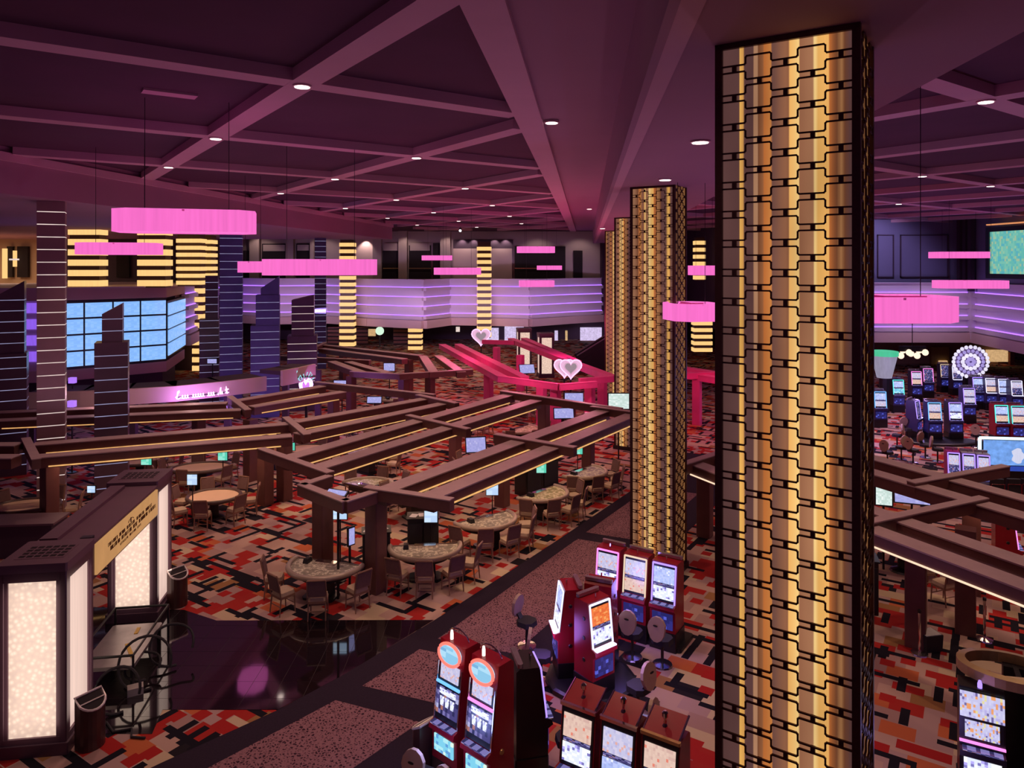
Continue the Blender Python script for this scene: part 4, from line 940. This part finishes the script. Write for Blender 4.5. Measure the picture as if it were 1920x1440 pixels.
# televisions
TVB = screen('television_picture', [(0, (.42, .42, .85)), (.4, (.47, .46, .90)), (.9, (.60, .58, .95))], 12, 9, .85, 5.0); TVW = screen('white_television_picture', [(0, (.62, .78, .72)), (.5, (.74, .88, .84)), (.8, (.9, .98, .95))], 9, 12, .95, 6.0)
def tv(px, py, d, wpx, hpx, m, label, rz=0.0, tilt=0.0):
    p = gx(px, d, 0); z = CAMZ-(py-HY)/F*d; wd, h = wpx*d/F, hpx*d/F
    t = thing('television', label, 'television', (p.x, d, z), rz, 'televisions at the tables')
    mx = Matrix.Rotation(tilt, 4, 'X')
    part('screen', MB().box((0, -.04, 0), (wd, .02, h)).xf(mx), m, t); part('frame', MB().box((0, 0, 0), (wd+.08, .06, h+.08), bev=.01).xf(mx), BLACK, t)
    if z < 4: part('stand_pole', MB().tube([(0, .05, -z), (0, .05, 0)], .035, 6), BLACK, t)
for a in ((641, 720, 42.5, 29, 13, TVB, 'blue lit television under the front beam of a distant pergola'), (892, 834, 29.5, 36, 26, TVB, 'tilted television beside a post between the beam pairs', .2, -.3),
          (1057, 775, 35.6, 36, 18, TVB, 'violet television at the far end between the beam pairs', .1, -.3), (1160, 752, 33.8, 38, 28, TVW, 'bright white green screen left of the second column'),
          (702, 750, 36, 26, 11, TVB, 'television behind the end of the fourth pergola', 0, -.3), (988, 692, 47, 28, 16, TVB, 'tilted television under the pink pergola', .3, -.4), (1076, 746, 39.8, 34, 18, TVB, 'television between the two front posts of the pink pergola'),
          (730, 688, 48, 20, 14, TVB, 'television among the distant sloping pergola bays'), (1657, 927, 21.5, 27, 38, TVW, 'tall white screen just right of the nearest column', -.3), (1710, 930, 22.6, 58, 26, TVB, 'wide violet television under the upper right pergola', -.35, -.2),
          (632, 925, 19.6, 40, 10, TVB, 'flat tilted screen inside the corner frame of the pergola', -.4, -1.0), (658, 1005, 20.2, 12, 30, TVB, 'narrow edge on screen fixed by the second front post', .9),
          (398, 677, 45, 17, 8, TVB, 'small white screen at the foot of the blue purple tower'), (424, 727, 40, 10, 6, TVW, 'tiny lit screen behind the curved bar canopy')): tv(*a)
# rope stanchions, bag
def stanchion(x, y, label):
    t = thing('stanchion', label, 'stanchion', (x, y, 0), 0, 'chrome queue posts')
    part('base', MB().lathe((0, 0, 0), [(.19, 0), (.18, .03), (.04, .06)], 16), CHROME, t); part('post', MB().tube([(0, 0, .03), (0, 0, .98)], .03, 8), CHROME, t); part('cap', MB().lathe((0, 0, .95), [(.04, 0), (.04, .06), (.02, .08)], 8), BLACK, t)
p = g(1724, 1226); stanchion(p.x, p.y, 'chrome queue post standing in front of the first right pergola post')
p = g(1846, 1200); stanchion(p.x, p.y, 'chrome queue post right of the second right pergola post')
p = g(1746, 1220); t = thing('waste_box', 'small black open topped box beside the chrome queue post', 'box', (p.x, p.y+.1, 0), .2)
part('box_wall', MB().box((0, 0, .19), (.42, .36, .38), taper=1.08), BLACKF, t); part('lining', MB().box((0, 0, .385), (.40, .34, .012)), PAPER, t)
p = g(1690, 1200); chair(p.x, p.y+.1, 2.4, 'dark gaming chair in front of the black cabinet, right of the nearest column', 'chairs on the right')
p = g(1770, 1130); chair(p.x, p.y, 1.9, 'gaming chair seen between the two right pergola posts', 'chairs on the right')
p = g(1790, 1160); chair(p.x+.5, p.y+1.2, .4, 'gaming chair partly behind the second right pergola post', 'chairs on the right')
# ------------------------------------------------------------------ slot machines
S_BLUE = screen('slot_blue_picture', [(0, (.45, .55, .95)), (.35, (.55, .62, 1.0)), (.75, (.38, .45, .85)), (.92, (.85, .88, 1.0))], 13, 9, 1.0, 1.0)
S_PALE = screen('slot_pale_picture', [(0, (.62, .60, .85)), (.4, (.72, .66, .86)), (.75, (.55, .52, .80)), (.93, (.85, .45, .40))], 14, 9, .95, 2.0)
S_WARM = screen('slot_warm_picture', [(0, (.80, .55, .46)), (.4, (.85, .60, .50)), (.8, (.72, .46, .40)), (.94, (.85, .25, .18))], 14, 8, .95, 3.0)
S_ORNG = screen('slot_orange_picture', [(0, (.95, .22, .05)), (.5, (.85, .16, .04)), (.8, (1.0, .40, .12))], 9, 12, .95, 4.0)
S_REEL = screen('slot_reel_picture', [(0, (.75, .80, 1.0)), (.45, (.92, .94, 1.0)), (.84, (.20, .18, .5)), (.92, (.45, .40, .9))], 11, 7, 1.1, 5.0)
S_DARK = screen('slot_dark_picture', [(0, (.03, .03, .12)), (.4, (.08, .07, .25)), (.65, (.25, .22, .55)), (.85, (.5, .2, .16)), (.93, (.55, .55, .9))], 9, 6, .8, 6.0)
S_CYAN = screen('slot_cyan_glass', [(0, (.22, .66, .88)), (.4, (.45, .85, .92)), (.75, (.75, .95, .85)), (.9, (.12, .35, .7))], 8, 5, 1.0, 12.0); S_BELLY = screen('slot_belly_glass', [(0, (.02, .02, .14)), (.5, (.03, .03, .22)), (.78, (.10, .12, .7)), (.92, (.5, .6, 1))], 7, 5, .9, 7.0)
S_TEXT = screen('slot_title_picture', [(0, (.66, .64, .95)), (.45, (.74, .72, 1.0)), (.62, (.95, .40, .16)), (.75, (.55, .5, .9)), (.88, (.2, .16, .4)), (.94, (.9, .8, .4))], 20, 9, .9, 8.0)
EDGE_W = glow('white_edge_light', (.72, .70, 1.0), 1.5, .05); EDGE_P = glow('pink_edge_light', (1.0, .25, .75), 1.4, .05); EDGE_B = glow('blue_edge_light', (.15, .45, 1.0), 1.5, .05); EDGE_V = glow('violet_edge_light', (.40, .25, 1.0), 1.5, .05); EDGE_A = glow('amber_edge_light', (.9, .66, .45), 1.0, .05); EDGE_C = glow('teal_edge_light', (.1, .85, .75), 1.4, .05)
RINGN = glow('red_neon_ring', (1.0, .16, .12), 1.6, .05)
def extr(prof, wd, x0=0):
    n = len(prof); v = [(x0-wd/2, y, z) for y, z in prof]+[(x0+wd/2, y, z) for y, z in prof]
    return MB().add(v, [list(range(n)), list(range(n, 2*n))[::-1]]+[[i, n+i, n+(i+1) % n, (i+1) % n] for i in range(n)])
def nrz(nx, ny): return math.atan2(nx, -ny)
def slot(label, x, y, nrm, style='tall', W=.66, up=None, lo=None, edge=None, body=None, group='slot machines'):
    up, lo, edge, body = up or S_PALE, lo or S_REEL, edge or EDGE_W, body or RED
    t = thing('slot_machine', label, 'slot machine', (x, y, 0), nrz(*nrm), group)
    part('base', MB().box((0, .02, .22), (W+.04, .60, .44), bev=.02), BLACK, t)
    ln = .12                                   # screens lean back
    def pan(nm, z0, z1, m, w_=None, y0=-.237, dep=.03):
        h = z1-z0; zc = (z0+z1)/2; yy = y0+(zc-1.1)*ln
        return part(nm, MB().box((0, 0, 0), (w_ or W-.12, dep, h)).xf(Matrix.Translation((0, yy, zc)) @ Matrix.Rotation(-ln, 4, 'X')), m, t)
    top = 2.0 if style != 'round' else 2.42
    prof = [(.30, .44), (.30, top-.05), (.24, top), (-.225+(top-1.1)*ln, top), (-.22, 1.1), (-.34, 1.06), (-.36, .98), (-.27, .92), (-.27, .44)]
    part('cabinet', extr(prof, W), body, t)
    part('front_frame', MB().box((0, 0, 0), (W-.04, .02, .84)).xf(Matrix.Translation((0, -.225+.42*ln, 1.53)) @ Matrix.Rotation(-ln, 4, 'X')), BLACK, t)
    if style == 'round':
        for s in (-1, 1): part('edge_trim', MB().tube([(s*(W/2-.015), -.245, 1.1), (s*(W/2-.015), -.245+.95*ln, 2.06)], .016, 5), CHROME, t)
        pan('upper_screen', 1.80, 2.06, up, .44); pan('light_bar', 1.715, 1.75, edge, W-.05, -.25, .05); pan('reel_screen', 1.22, 1.66, S_DARK, W-.10)
        rl = pan('pay_display', 1.55, 1.64, lo, .40, -.242, .03)
        for i in (-1, 0, 1): part('reel', MB().box((i*.125, -.245+.33*ln, 1.43), (.10, .03, .17), bev=.02), lo, t)
        part('button_deck', MB().box((0, -.30, 1.085), (W-.08, .12, .03)), S_DARK, t)
        part('belly_glass', MB().box((0, -.285, .74), (W-.14, .03, .27), bev=.01), S_CYAN, t)
        y0 = -.225+1.15*ln; mx = Matrix.Translation((0, y0-.04, 2.25)) @ Matrix.Rotation(pi/2-.12, 4, 'X')
        part('topper_disc', MB().lathe((0, 0, 0), [(.25, -.03), (.25, .03)], 24, 1, .66).xf(mx), screen('topper_blue_picture', [(0, (.28, .60, .85)), (.45, (.45, .75, .95)), (.75, (.80, .92, 1.0)), (.9, (.2, .45, .75))], 3, 7, 1.0, 9.0), t)
        part('topper_ring', MB().tube([mx @ Vector((.26*cos(a), .175*sin(a), .03)) for a in [2*pi*i/28 for i in range(28)]], .028, 7, True), RINGN, t)
        part('chrome_arc', MB().tube([(-.05+.28*cos(a)*.9, .12, top+.0+.16*sin(a)) for a in [pi*i/12 for i in range(13)]], .014, 6), CHROME, t)
        part('candle_lamp', MB().lathe((-.12, .02, top), [(.03, 0), (.03, .10), (.02, .16)], 8), glow('candle_lamp', (1, .8, .75), 1.3), t)
        part('side_speaker', MB().lathe((0, 0, 0), [(.05, 0), (.04, .02)], 10).xf(Matrix.Translation((W/2, 0, 1.0)) @ Matrix.Rotation(pi/2, 4, 'Y')), GOLD, t)
    elif style == 'wide':
        pan('upper_screen', 1.56, 1.95, up, W-.02, -.27); pan('middle_screen', 1.24, 1.50, S_TEXT, W-.16); pan('light_bar', 1.16, 1.19, edge, W, -.26, .05)
        part('button_deck', MB().box((0, -.30, 1.085), (W-.08, .12, .03)), S_DARK, t); part('reel_screen', MB().box((0, -.285, .78), (W-.12, .03, .32)), lo, t)
        part('candle_lamp', MB().lathe((-.02, -.05, top), [(.035, 0), (.035, .07), (.02, .12)], 8), EDGE_V, t)
    else:
        pan('upper_screen', 1.53, 1.88, up); pan('reel_screen', 1.17, 1.45, lo); pan('jackpot_meter', 1.465, 1.515, S_DARK, W-.14)
        part('button_deck', MB().box((0, -.305, 1.085), (W-.06, .13, .03)), EDGE_W if edge is EDGE_W else S_DARK, t)
        part('belly_glass', MB().box((0, -.28, .70), (W-.12, .03, .36)), S_BELLY, t)
        if style in ('tall', 'pod'):
            for s in (-1, 1): part('edge_light', MB().bar((s*(W/2-.03), -.25, 1.1), (s*(W/2-.03), -.25+.86*ln, 1.96), .03, .03), edge, t)
            part('edge_light', MB().bar((-W/2+.03, -.25+.85*ln, 1.955), (W/2-.03, -.25+.85*ln, 1.955), .03, .035), edge, t)
            part('topper_stem', MB().tube([(0, -.02, top), (0, -.02, top+.10)], .02, 6), CHROME, t)
            part('topper_bar', MB().box((.0, .22, top+.05), (W, .10, .07), bev=.03), mat('satin_silver', (.45, .40, .48), .25, .8), t)
            if style == 'pod':
                for k, z in enumerate((.8, 1.25, 1.65)):
                    for s in (-1, 1): part('side_rivet', MB().lathe((0, 0, 0), [(.045, 0), (.035, .012)], 10).xf(Matrix.Translation((s*W/2, .0, z)) @ Matrix.Rotation(s*pi/2, 4, 'Y')), BLACK, t)
        if style == 'glass':
            part('roof_panel', extr([(-.11, top), (.30, top+.16), (.30, top+.19), (-.13, top+.03)], W-.04), RED, t)
            for s in (-1, 1): part('roof_edge', MB().tube([(s*(W/2-.02), -.11, top+.03), (s*(W/2-.02), .31, top+.19)], .016, 5), CHROME, t)
            part('front_ledge', MB().box((0, -.14, top+.01), (W+.02, .07, .05), bev=.015), GOLD if edge is EDGE_A else CHROME, t)
            part('candle_lamp', MB().lathe((0, .05, top+.08), [(.05, 0), (.02, .04), (.02, .12), (.045, .14), (.045, .20), (.02, .23)], 10), CHROME, t)
    return t
nA = (-.669, -.743)
slot('left red slot machine with round neon topper and blue light bar', -.98, 12.72, nA, 'round', .62, S_PALE, S_REEL, EDGE_B)
slot('right red slot machine with round neon topper and pink light bar', -.40, 12.18, nA, 'round', .62, S_PALE, S_REEL, EDGE_P)
slot('dark slot machine facing away behind the two round topped red ones', .30, 12.95, (.9, .2), 'tall', .62, S_DARK, S_DARK, EDGE_V, BLACK)
slot('red pod slot machine with orange upper screen and white edge lights', 1.74, 15.33, (.6, -.8), 'pod', .62, S_ORNG, S_REEL, EDGE_W)
slot('red pod slot machine seen from its riveted side, facing left', 1.22, 15.98, (-.99, -.12), 'pod', .62, S_BLUE, S_REEL, EDGE_W)
slot('red pod slot machine facing away, showing its plain back', 2.0, 16.3, (.39, .92), 'pod', .62, S_BLUE, S_REEL, EDGE_W)
t = thing('pod_plinth', 'low black plinth under the three red pod slot machines', 'plinth', (1.7, 15.75, 0))
part('plinth_body', MB().lathe((0, 0, 0), [(.98, .012), (.98, .10), (.9, .12)], 12), BLACK, t)
nC = (-.545, -.839)
slot('left slot machine of the trio before the second column, pink edges', 2.44, 18.07, nC, 'tall', .62, S_PALE, S_REEL, EDGE_P)
slot('middle slot machine of the trio before the second column, amber edges', 3.05, 17.66, nC, 'tall', .62, S_PALE, S_WARM, EDGE_A)
slot('right slot machine of the trio before the second column, violet edges', 3.66, 17.25, nC, 'tall', .62, S_BLUE, S_REEL, EDGE_V)
t = thing('bank_plinth', 'low black plinth under the trio of slot machines', 'plinth', (3.12, 17.75, 0), nrz(*nC)); part('plinth_body', MB().box((0, .1, .055), (2.3, .9, .09), bev=.05), BLACK, t)
slot('left slot machine with red sloped roof at the bottom of the picture', 1.12, 11.62, nC, 'glass', .60, S_WARM, S_REEL, EDGE_P)
slot('middle slot machine with red sloped roof at the bottom of the picture', 1.70, 11.25, nC, 'glass', .60, S_PALE, S_BLUE, EDGE_P)
slot('right slot machine with red sloped roof and gold ledge beside the nearest column', 2.27, 10.9, nC, 'glass', .60, S_WARM, S_REEL, EDGE_A)
nE = (-.47, -.88)
slot('black slot machine with title screen and pink light bar, bottom right corner', 7.78, 12.1, nE, 'wide', .64, S_TEXT, S_REEL, EDGE_P, BLACK)
slot('black slot machine with teal light bar cut by the right picture edge', 8.62, 11.62, nE, 'wide', .64, S_TEXT, S_REEL, EDGE_C, BLACK)
t = thing('carousel_ring', 'oval gold ring sign above the black slot machines, bottom right', 'sign', (8.42, 12.3, 0), -.45)
def ell(a, b, z, n=32): return [(a*cos(q), b*sin(q), z) for q in [2*pi*i/n for i in range(n)]]
rg = MB(); n = 32; vv = ell(.80, .55, 2.06)+ell(.80, .55, 2.22)+ell(.67, .43, 2.24)+ell(.67, .43, 2.06); fs = []
for i in range(n):
    j = (i+1) % n
    for q in range(4): fs.append([q*n+i, q*n+j, ((q+1) % 4)*n+j, ((q+1) % 4)*n+i])
rg.add(vv, fs); part('gold_ring', rg, mat('brushed_gold_ring', (.50, .34, .17), .35, .5), t)
part('inner_panel', MB().prism([(-.1, -.36), (.5, -.22), (.5, .0), (-.1, -.16)], 2.08, 2.12), mat('cream_panel', (.72, .56, .36), .5), t)
part('centre_post', MB().box((.1, .35, 1.04), (.35, .16, 2.08)), BLACK, t)
part('ring_stay', MB().bar((.1, .35, 2.07), (.1, -.45, 2.08), .08, .05), BLACK, t)
# pedestal slot chairs
def make_stool():
    t = thing('slot_chair', '', 'chair')
    part('foot', MB().lathe((0, 0, 0), [(.24, 0), (.22, .03), (.05, .05)], 14), CHROME, t); part('column', MB().tube([(0, 0, .04), (0, 0, .52)], .035, 8), BLACK, t)
    part('seat', MB().box((0, 0, .57), (.44, .44, .11), taper=.94, bev=.1), BLACKF, t)
    n = 14; bk = MB().prism([(.22*cos(a)*(1 if sin(a) > 0 else .9), .27*sin(a)) for a in [2*pi*i/n for i in range(n)]], -.035, .035)
    part('backrest', bk.xf(Matrix.Translation((0, -.26, .90)) @ Matrix.Rotation(pi/2-.15, 4, 'X')), mat('tan_back', (.42, .27, .21), .6, 0, .1, 8), t)
    part('back_arm', MB().bar((0, -.12, .55), (0, -.235, .72), .14, .04), BLACK, t)
    hd = MB().prism([(.06*cos(a), .022*sin(a)) for a in [2*pi*i/8 for i in range(8)]], -.004, .004)
    part('hand_hole', hd.xf(Matrix.Translation((0, -.335, 1.0)) @ Matrix.Rotation(pi/2-.15, 4, 'X')), VOID, t)
    return t
ST0 = make_stool(); st_used = [0]
def stool(x, y, f, label, m=None):
    rz = f-pi/2
    if not st_used[0]: st_used[0] = 1; o = ST0; o.location = (x, y, 0); o.rotation_euler = (0, 0, rz); o['label'] = label; o['group'] = 'slot chairs'; return o
    return dup(ST0, (x, y, 0), rz, label, 'slot chairs')
fA = math.atan2(.743, .669); fC = math.atan2(.839, .545)
stool(-1.47, 12.0, fA+.25, 'tan backed slot chair at the left round topped machine, bottom edge'); stool(-.88, 11.55, fA-.1, 'tan backed slot chair at the right round topped machine, bottom edge')
stool(2.76, 16.72, fC, 'tan backed slot chair before the middle machine of the trio'); stool(3.38, 16.4, fC-.1, 'tan backed slot chair before the right machine of the trio')
stool(2.52, 14.55, 2.3, 'tilted tan slot chair in front of the orange screened pod machine'); stool(.62, 15.7, -.1, 'violet lit slot chair left of the pod machines'); stool(.35, 17.2, -.6, 'violet lit slot chair at the edge of the walkway')
stool(1.0, 12.95, 3.3, 'black slot chair right of the dark rear slot machine'); stool(7.15, 11.4, 1.1, 'violet slot chair left of the bottom right slot machine')
stool(2.0, 18.0, .3, 'slot chair left of the trio beside the walkway'); stool(2.35, 13.3, 2.6, 'slot chair on the carpet between pod machines and the bottom trio')
# floor glow from the slot screens
for x, y, z, e, c in ((2.5, 16.9, 1.5, 40, (.30, .2, 1)), (2.3, 14.5, 1.2, 26, (.45, .3, 1)), (-1.3, 11.8, 1.3, 22, (.3, .4, 1)), (.75, 15.6, 1.0, 30, (.4, .2, 1)), (18, 36, 2.2, 160, (.45, .3, 1)), (23, 41, 2.2, 200, (.5, .35, 1)), (6.9, 11.5, 1.3, 14, (.4, .25, 1))): lamp('POINT', (x, y, z), e, c, .3)

# ------------------------------------------------------------------ far slot floor on the right
FS = [(1648, 800, 'tall', S_BLUE, S_PALE, EDGE_B, 'blue lit far slot machine hugging the nearest column edge'), (1682, 772, 'tall', S_BLUE, S_CYAN, EDGE_C, 'teal far slot machine beside the green cup topper'),
      (1716, 752, 'tall', S_PALE, S_WARM, EDGE_P, 'far slot machine under the warm glowing ceiling lamp'), (1749, 826, 'tall', S_PALE, S_WARM, EDGE_B, 'left slot machine of the pair on the dark island'),
      (1788, 826, 'tall', S_BLUE, S_REEL, EDGE_V, 'right slot machine of the pair on the dark island'), (1714, 822, 'tall', S_DARK, S_DARK, EDGE_V, 'slot machine turned aside left of the dark island pair'),
      (1814, 792, 'tall', S_PALE, S_PALE, EDGE_V, 'slot machine with curved violet edge behind the island'), (1831, 766, 'tall', S_BLUE, S_DARK, EDGE_V, 'first machine of the far pale row under the jewel wheel'),
      (1855, 768, 'tall', S_PALE, S_WARM, EDGE_W, 'second machine of the far pale row right of the jewel wheel'), (1879, 770, 'tall', S_BLUE, S_BLUE, EDGE_W, 'third machine of the far pale row right of the jewel wheel'),
      (1903, 774, 'tall', S_PALE, S_DARK, EDGE_W, 'fourth machine of the far pale row at the right edge'), (1874, 832, 'tall', S_BLUE, S_WARM, EDGE_C, 'left red sided machine behind the big blue game screen'),
      (1905, 834, 'tall', S_PALE, S_WARM, EDGE_C, 'right red sided machine behind the big blue game screen'), (1770, 735, 'tall', S_DARK, S_DARK, EDGE_A, 'dim far slot machine before the olive gold column'),
      (1792, 740, 'tall', S_PALE, S_DARK, EDGE_W, 'dim far slot machine below the jewel wheel'), (1738, 745, 'tall', S_DARK, S_DARK, EDGE_P, 'dim far slot machine right of the warm lamp')]
for px, yb, st, up, lo_, ed, lab in FS:
    p = g(px, yb); slot(lab, p.x, p.y, ((-.06, -.998) if 'turned' not in lab else (.69, -.72)), st, .68, up, lo_, ed, RED if 'red' in lab else mat('navy_cabinet', (.05, .04, .12), .3), group='far slot machines')
p = g(1770, 832); t = thing('slot_island', 'dark low island carrying the pair of far slot machines', 'plinth', (p.x, p.y+.2, 0)); part('plinth_body', MB().lathe((0, 0, 0), [(1.9, 0), (1.9, .10), (1.7, .14)], 16, 1, .45), BLACK, t)
t = thing('cup_topper', 'white giant cup shaped topper with green glowing rim', 'sign', (gx(1658, 44.5, 0).x, 44.5, 0))
part('cup', MB().lathe((0, 0, 2.1), [(.42, 0), (.74, 1.35)], 18), glow('pale_cup', (.50, .46, .66), .55, .2), t); part('green_rim', MB().lathe((0, 0, 3.45), [(.80, 0), (.80, .26), (.70, .28)], 18), glow('green_rim', (.06, .60, .32), .9), t); part('stem', MB().tube([(0, 0, 0), (0, 0, 2.12)], .3, 8), BLACK, t)
t = thing('ceiling_cluster_lamp', 'warm cluster of glowing globes hanging over the far slots', 'lamp', (gx(1712, 54, 0).x, 54, 2.45))
for i in range(7): part('globe', MB().ball((-.9+i*.3, .3*(i % 2), .12*((i*3) % 4)-.2), .24), glow('warm_globe', (1, .72, .55), 1.4), t)
part('hanger', MB().bar((-1, .1, .3), (1, .1, .3), .08, .4), BLACK, t); part('cord', MB().tube([(0, .1, .3), (0, .1, 4.0)], .03, 5), BLACK, t)
t = thing('jewel_wheel', 'big round jewel studded wheel topper over the far pale row', 'sign', (gx(1818, 47.6, 0).x, 47.6, 0))
wz = CAMZ-(678-HY)/F*47.6; jm = glow('violet_jewel', (.46, .36, .85), .8, .4, (1, 1, 1)); jw = glow('white_jewel', (.85, .80, 1.0), 1.0, .3, (1, 1, 1))
part('wheel_disc', MB().lathe((0, 0, 0), [(1.0, -.1), (1.0, .1)], 24).xf(Matrix.Translation((0, 0, wz)) @ Matrix.Rotation(pi/2, 4, 'X')), mat('violet_disc', (.28, .2, .4), .4), t)
for rr, nn, sz, mm in ((1.12, 24, .13, jw), (.82, 18, .12, jm), (.52, 12, .14, jw), (.22, 6, .14, jm)):
    for i in range(nn): part('jewel', MB().ball((rr*cos(2*pi*i/nn), -.12, wz+rr*.86*sin(2*pi*i/nn)), sz, 6, 4), mm, t)
part('stand', MB().box((0, .2, wz/2), (.5, .3, wz)), BLACK, t)
big = thing('game_display', 'huge blue game screen with white glowing frame at the right edge', 'screen', (gx(1904, 28.2, 0).x, 28.2, 0), -.12)
part('screen', MB().box((0, -.05, 1.72), (2.35, .03, .95)), glow('blue_game_picture', (.20, .42, .95), .85, .55, (2.5, 2.5, 3)), big); part('housing', MB().box((0, .05, 1.2), (2.6, .18, 1.9), bev=.03), BLACK, big)
fr = [(-1.32, 1.15), (-1.32, 2.28), (1.32, 2.28), (1.32, 1.15)]
for a, b in zip(fr[:-1], fr[1:]): part('frame_light', MB().bar((a[0], -.06, a[1]), (b[0], -.06, b[1]), .09, .09), glow('frame_white', (.62, .85, 1.0), 1.6, .05), big)
part('lower_skirt', MB().box((0, -.06, 1.12), (2.3, .05, .18)), glow('deep_blue_skirt', (.03, .08, .5), .8), big)
part('picture_figure', MB().prism([(.22*cos(a)*(1+.25*cos(5*a)), .30*sin(a)) for a in [2*pi*i/20 for i in range(20)]], 0, .01).xf(Matrix.Translation((.05, -.07, 1.62)) @ Matrix.Rotation(pi/2, 4, 'X')), glow('pale_picture_blob', (.72, .74, .95), .9), big)
for k, px in enumerate((1862, 1893, 1920)):
    p = gx(px, 26.2, 0); t = thing('bench_seat', '%s black seat in front of the huge blue game screen' % ('left', 'middle', 'right')[k], 'seat', (p.x, 26.2, 0), -.12, 'black game seats')
    part('seat', MB().box((0, .1, .45), (.55, .6, .2), bev=.06), BLACKF, t); part('backrest', MB().box((0, -.25, .95), (.52, .14, .85), taper=.9, bev=.06), BLACKF, t); part('base', MB().box((0, .05, .18), (.4, .4, .36)), BLACK, t); part('red_trim', MB().tube([(-.22, -.33, .6), (-.22, -.33, 1.2), (.22, -.33, 1.2), (.22, -.33, .6)], .015, 5), RED, t)
MAG = mat('magenta_cabinet', (.45, .02, .25), .35)
for k, (px, m) in enumerate(((1786, MAG), (1808, mat('silver_cabinet', (.35, .33, .42), .35)), (1829, MATS['silver_cabinet']))):
    p = gx(px, 27.4, 0); slot(('magenta low slot machine behind the upper right pergola', 'first silver low slot machine behind the upper right pergola', 'second silver low slot machine beside the game screen')[k], p.x, 27.4-.2*k, (-.3, -.95), 'tall', .44, S_PALE, S_DARK, EDGE_V, m, 'far slot machines')
p = gx(1886, 20.6, 0); slot('red slot machine turned right between the right pergola beams', p.x, 20.6, (.9, -.42), 'pod', .66, S_PALE, S_PALE, EDGE_P, RED)
for k, (px, py) in enumerate(((1690, 862), (1712, 868), (1735, 858), (1758, 866), (1664, 872), (1700, 826), (1682, 838), (1830, 838))):
    p = g(px, py); stool(p.x, p.y, RND.uniform(0, 6), '%s slot chair on the far right carpet, counted from the nearest column' % ORD[k])
# framed backlit picture on the right side wall
t = thing('framed_picture', 'large backlit teal picture in a dark frame on the right upper wall', 'picture', (37.05, 54.0, 9.9), pi/2+.09)
PIC = screen('teal_abstract_picture', [(0, (.16, .58, .52)), (.35, (.22, .64, .52)), (.6, (.34, .68, .46)), (.75, (.12, .52, .60)), (.92, (.42, .62, .40))], 26, 17, .8, 11.0)
part('picture', MB().box((0, .08, 0), (4.2, .05, 3.2)), PIC, t)
for c, dd in (((0, .05, 1.78), (4.9, .3, .36)), ((0, .05, -1.78), (4.9, .3, .36)), ((2.28, .05, 0), (.36, .3, 3.3)), ((-2.28, .05, 0), (.36, .3, 3.3))): part('frame_side', MB().box(c, dd), BLACK, t)
part('picture_light', MB().box((0, .2, 2.15), (4.4, .3, .1)), glow('copper_picture_light', (.8, .3, .12), .9), t)
# far lit portal and escalator
ptower(3.35, 58, 'distant portal tower with pale lit panel before the far shops, right one'); ptower(1.7, 62.5, 'distant portal tower with pale lit panel before the far shops, left one')
t = thing('escalator', 'dark escalator rising behind the pink pergola to the right', 'escalator', (gx(1082, 60, 0).x, 60, 0))
part('truss', extr([(0, 0), (0, .8), (1, 3.4), (1.0, 2.6)], .2).xf(Matrix.Rotation(0, 4, 'Z')) if False else MB().prism([(0, 0), (4.6, 0), (4.6, 1.6), (0, 1.6)], .2, .9, lambda p: .9+p[0]*.62), BLACK, t)
for y in (0.05, 1.5): part('handrail', MB().bar((0, y, 1.5), (4.6, y, 4.35), .08, .09), mat('grey_handrail', (.25, .22, .26), .4), t); part('glass_side', MB().bar((0, y, 1.2), (4.6, y, 4.05), .03, .5), BLACK, t)
t = thing('round_sign', 'round pale green glowing sign beside the red brown slats', 'sign', (gx(712, 80, 0).x, 80, 0))
part('sign_disc', MB().lathe((0, 0, 0), [(.46, -.06), (.46, .06)], 18).xf(Matrix.Translation((0, 0, 1.72)) @ Matrix.Rotation(pi/2, 4, 'X')), glow('pale_green_disc', (.62, .85, .66), 1.1), t); part('sign_stand', MB().box((0, .1, .7), (.12, .1, 1.4)), BLACK, t)

# small lamps by the bar and stage spots under the far ceiling
for k, (px, py, d_, c) in enumerate(((136, 713, 34.6, 'violet'), (135, 757, 31.5, 'violet'), (8, 763, 31.2, 'pink'))):
    p = gx(px, d_, 0); z = CAMZ-(py-HY)/F*d_
    t = thing('bar_lamp', ('violet cube lamp on a stand right of the tallest purple tower, upper one', 'violet cube lamp on a stand right of the tallest purple tower, lower one', 'pink lit sign box on a stand at the left picture edge')[k], 'lamp', (p.x, d_, 0))
    part('lamp_box', MB().box((0, 0, z), (.30 if k < 2 else .75, .25, .26), bev=.03), glow('violet_cube', (.42, .18, .95), 1.1) if k < 2 else glow('pink_box', (1, .5, .6), .9), t)
    part('stand', MB().tube([(0, 0, 0), (0, 0, z-.13)], .03, 6), BLACK, t); part('foot', MB().lathe((0, 0, 0), [(.2, 0), (.18, .04)], 10), BLACK, t)
for k, (px, py) in enumerate(((727, 432), (863, 431), (692, 431))):
    p = gx(px, 70, 0); z = CAMZ-(py-HY)/F*70
    t = thing('stage_spot', '%s bright stage spotlight under the far coffered ceiling' % ('left middle', 'right', 'leftmost')[k], 'light', (p.x, 70, z), 0, 'stage spotlights')
    part('housing', MB().lathe((0, .1, -.1), [(.12, -.1), (.14, .25), (.05, .3)], 10), BLACK, t); part('lens', MB().ball((0, -.06, -.08), .12, 8, 5), glow('spot_lens', (1, .95, 1), 3.0 if k < 2 else 1.2), t)
    part('hanger', MB().tube([(0, .1, .15), (0, .1, 12.6-z)], .03, 6), BLACK, t)
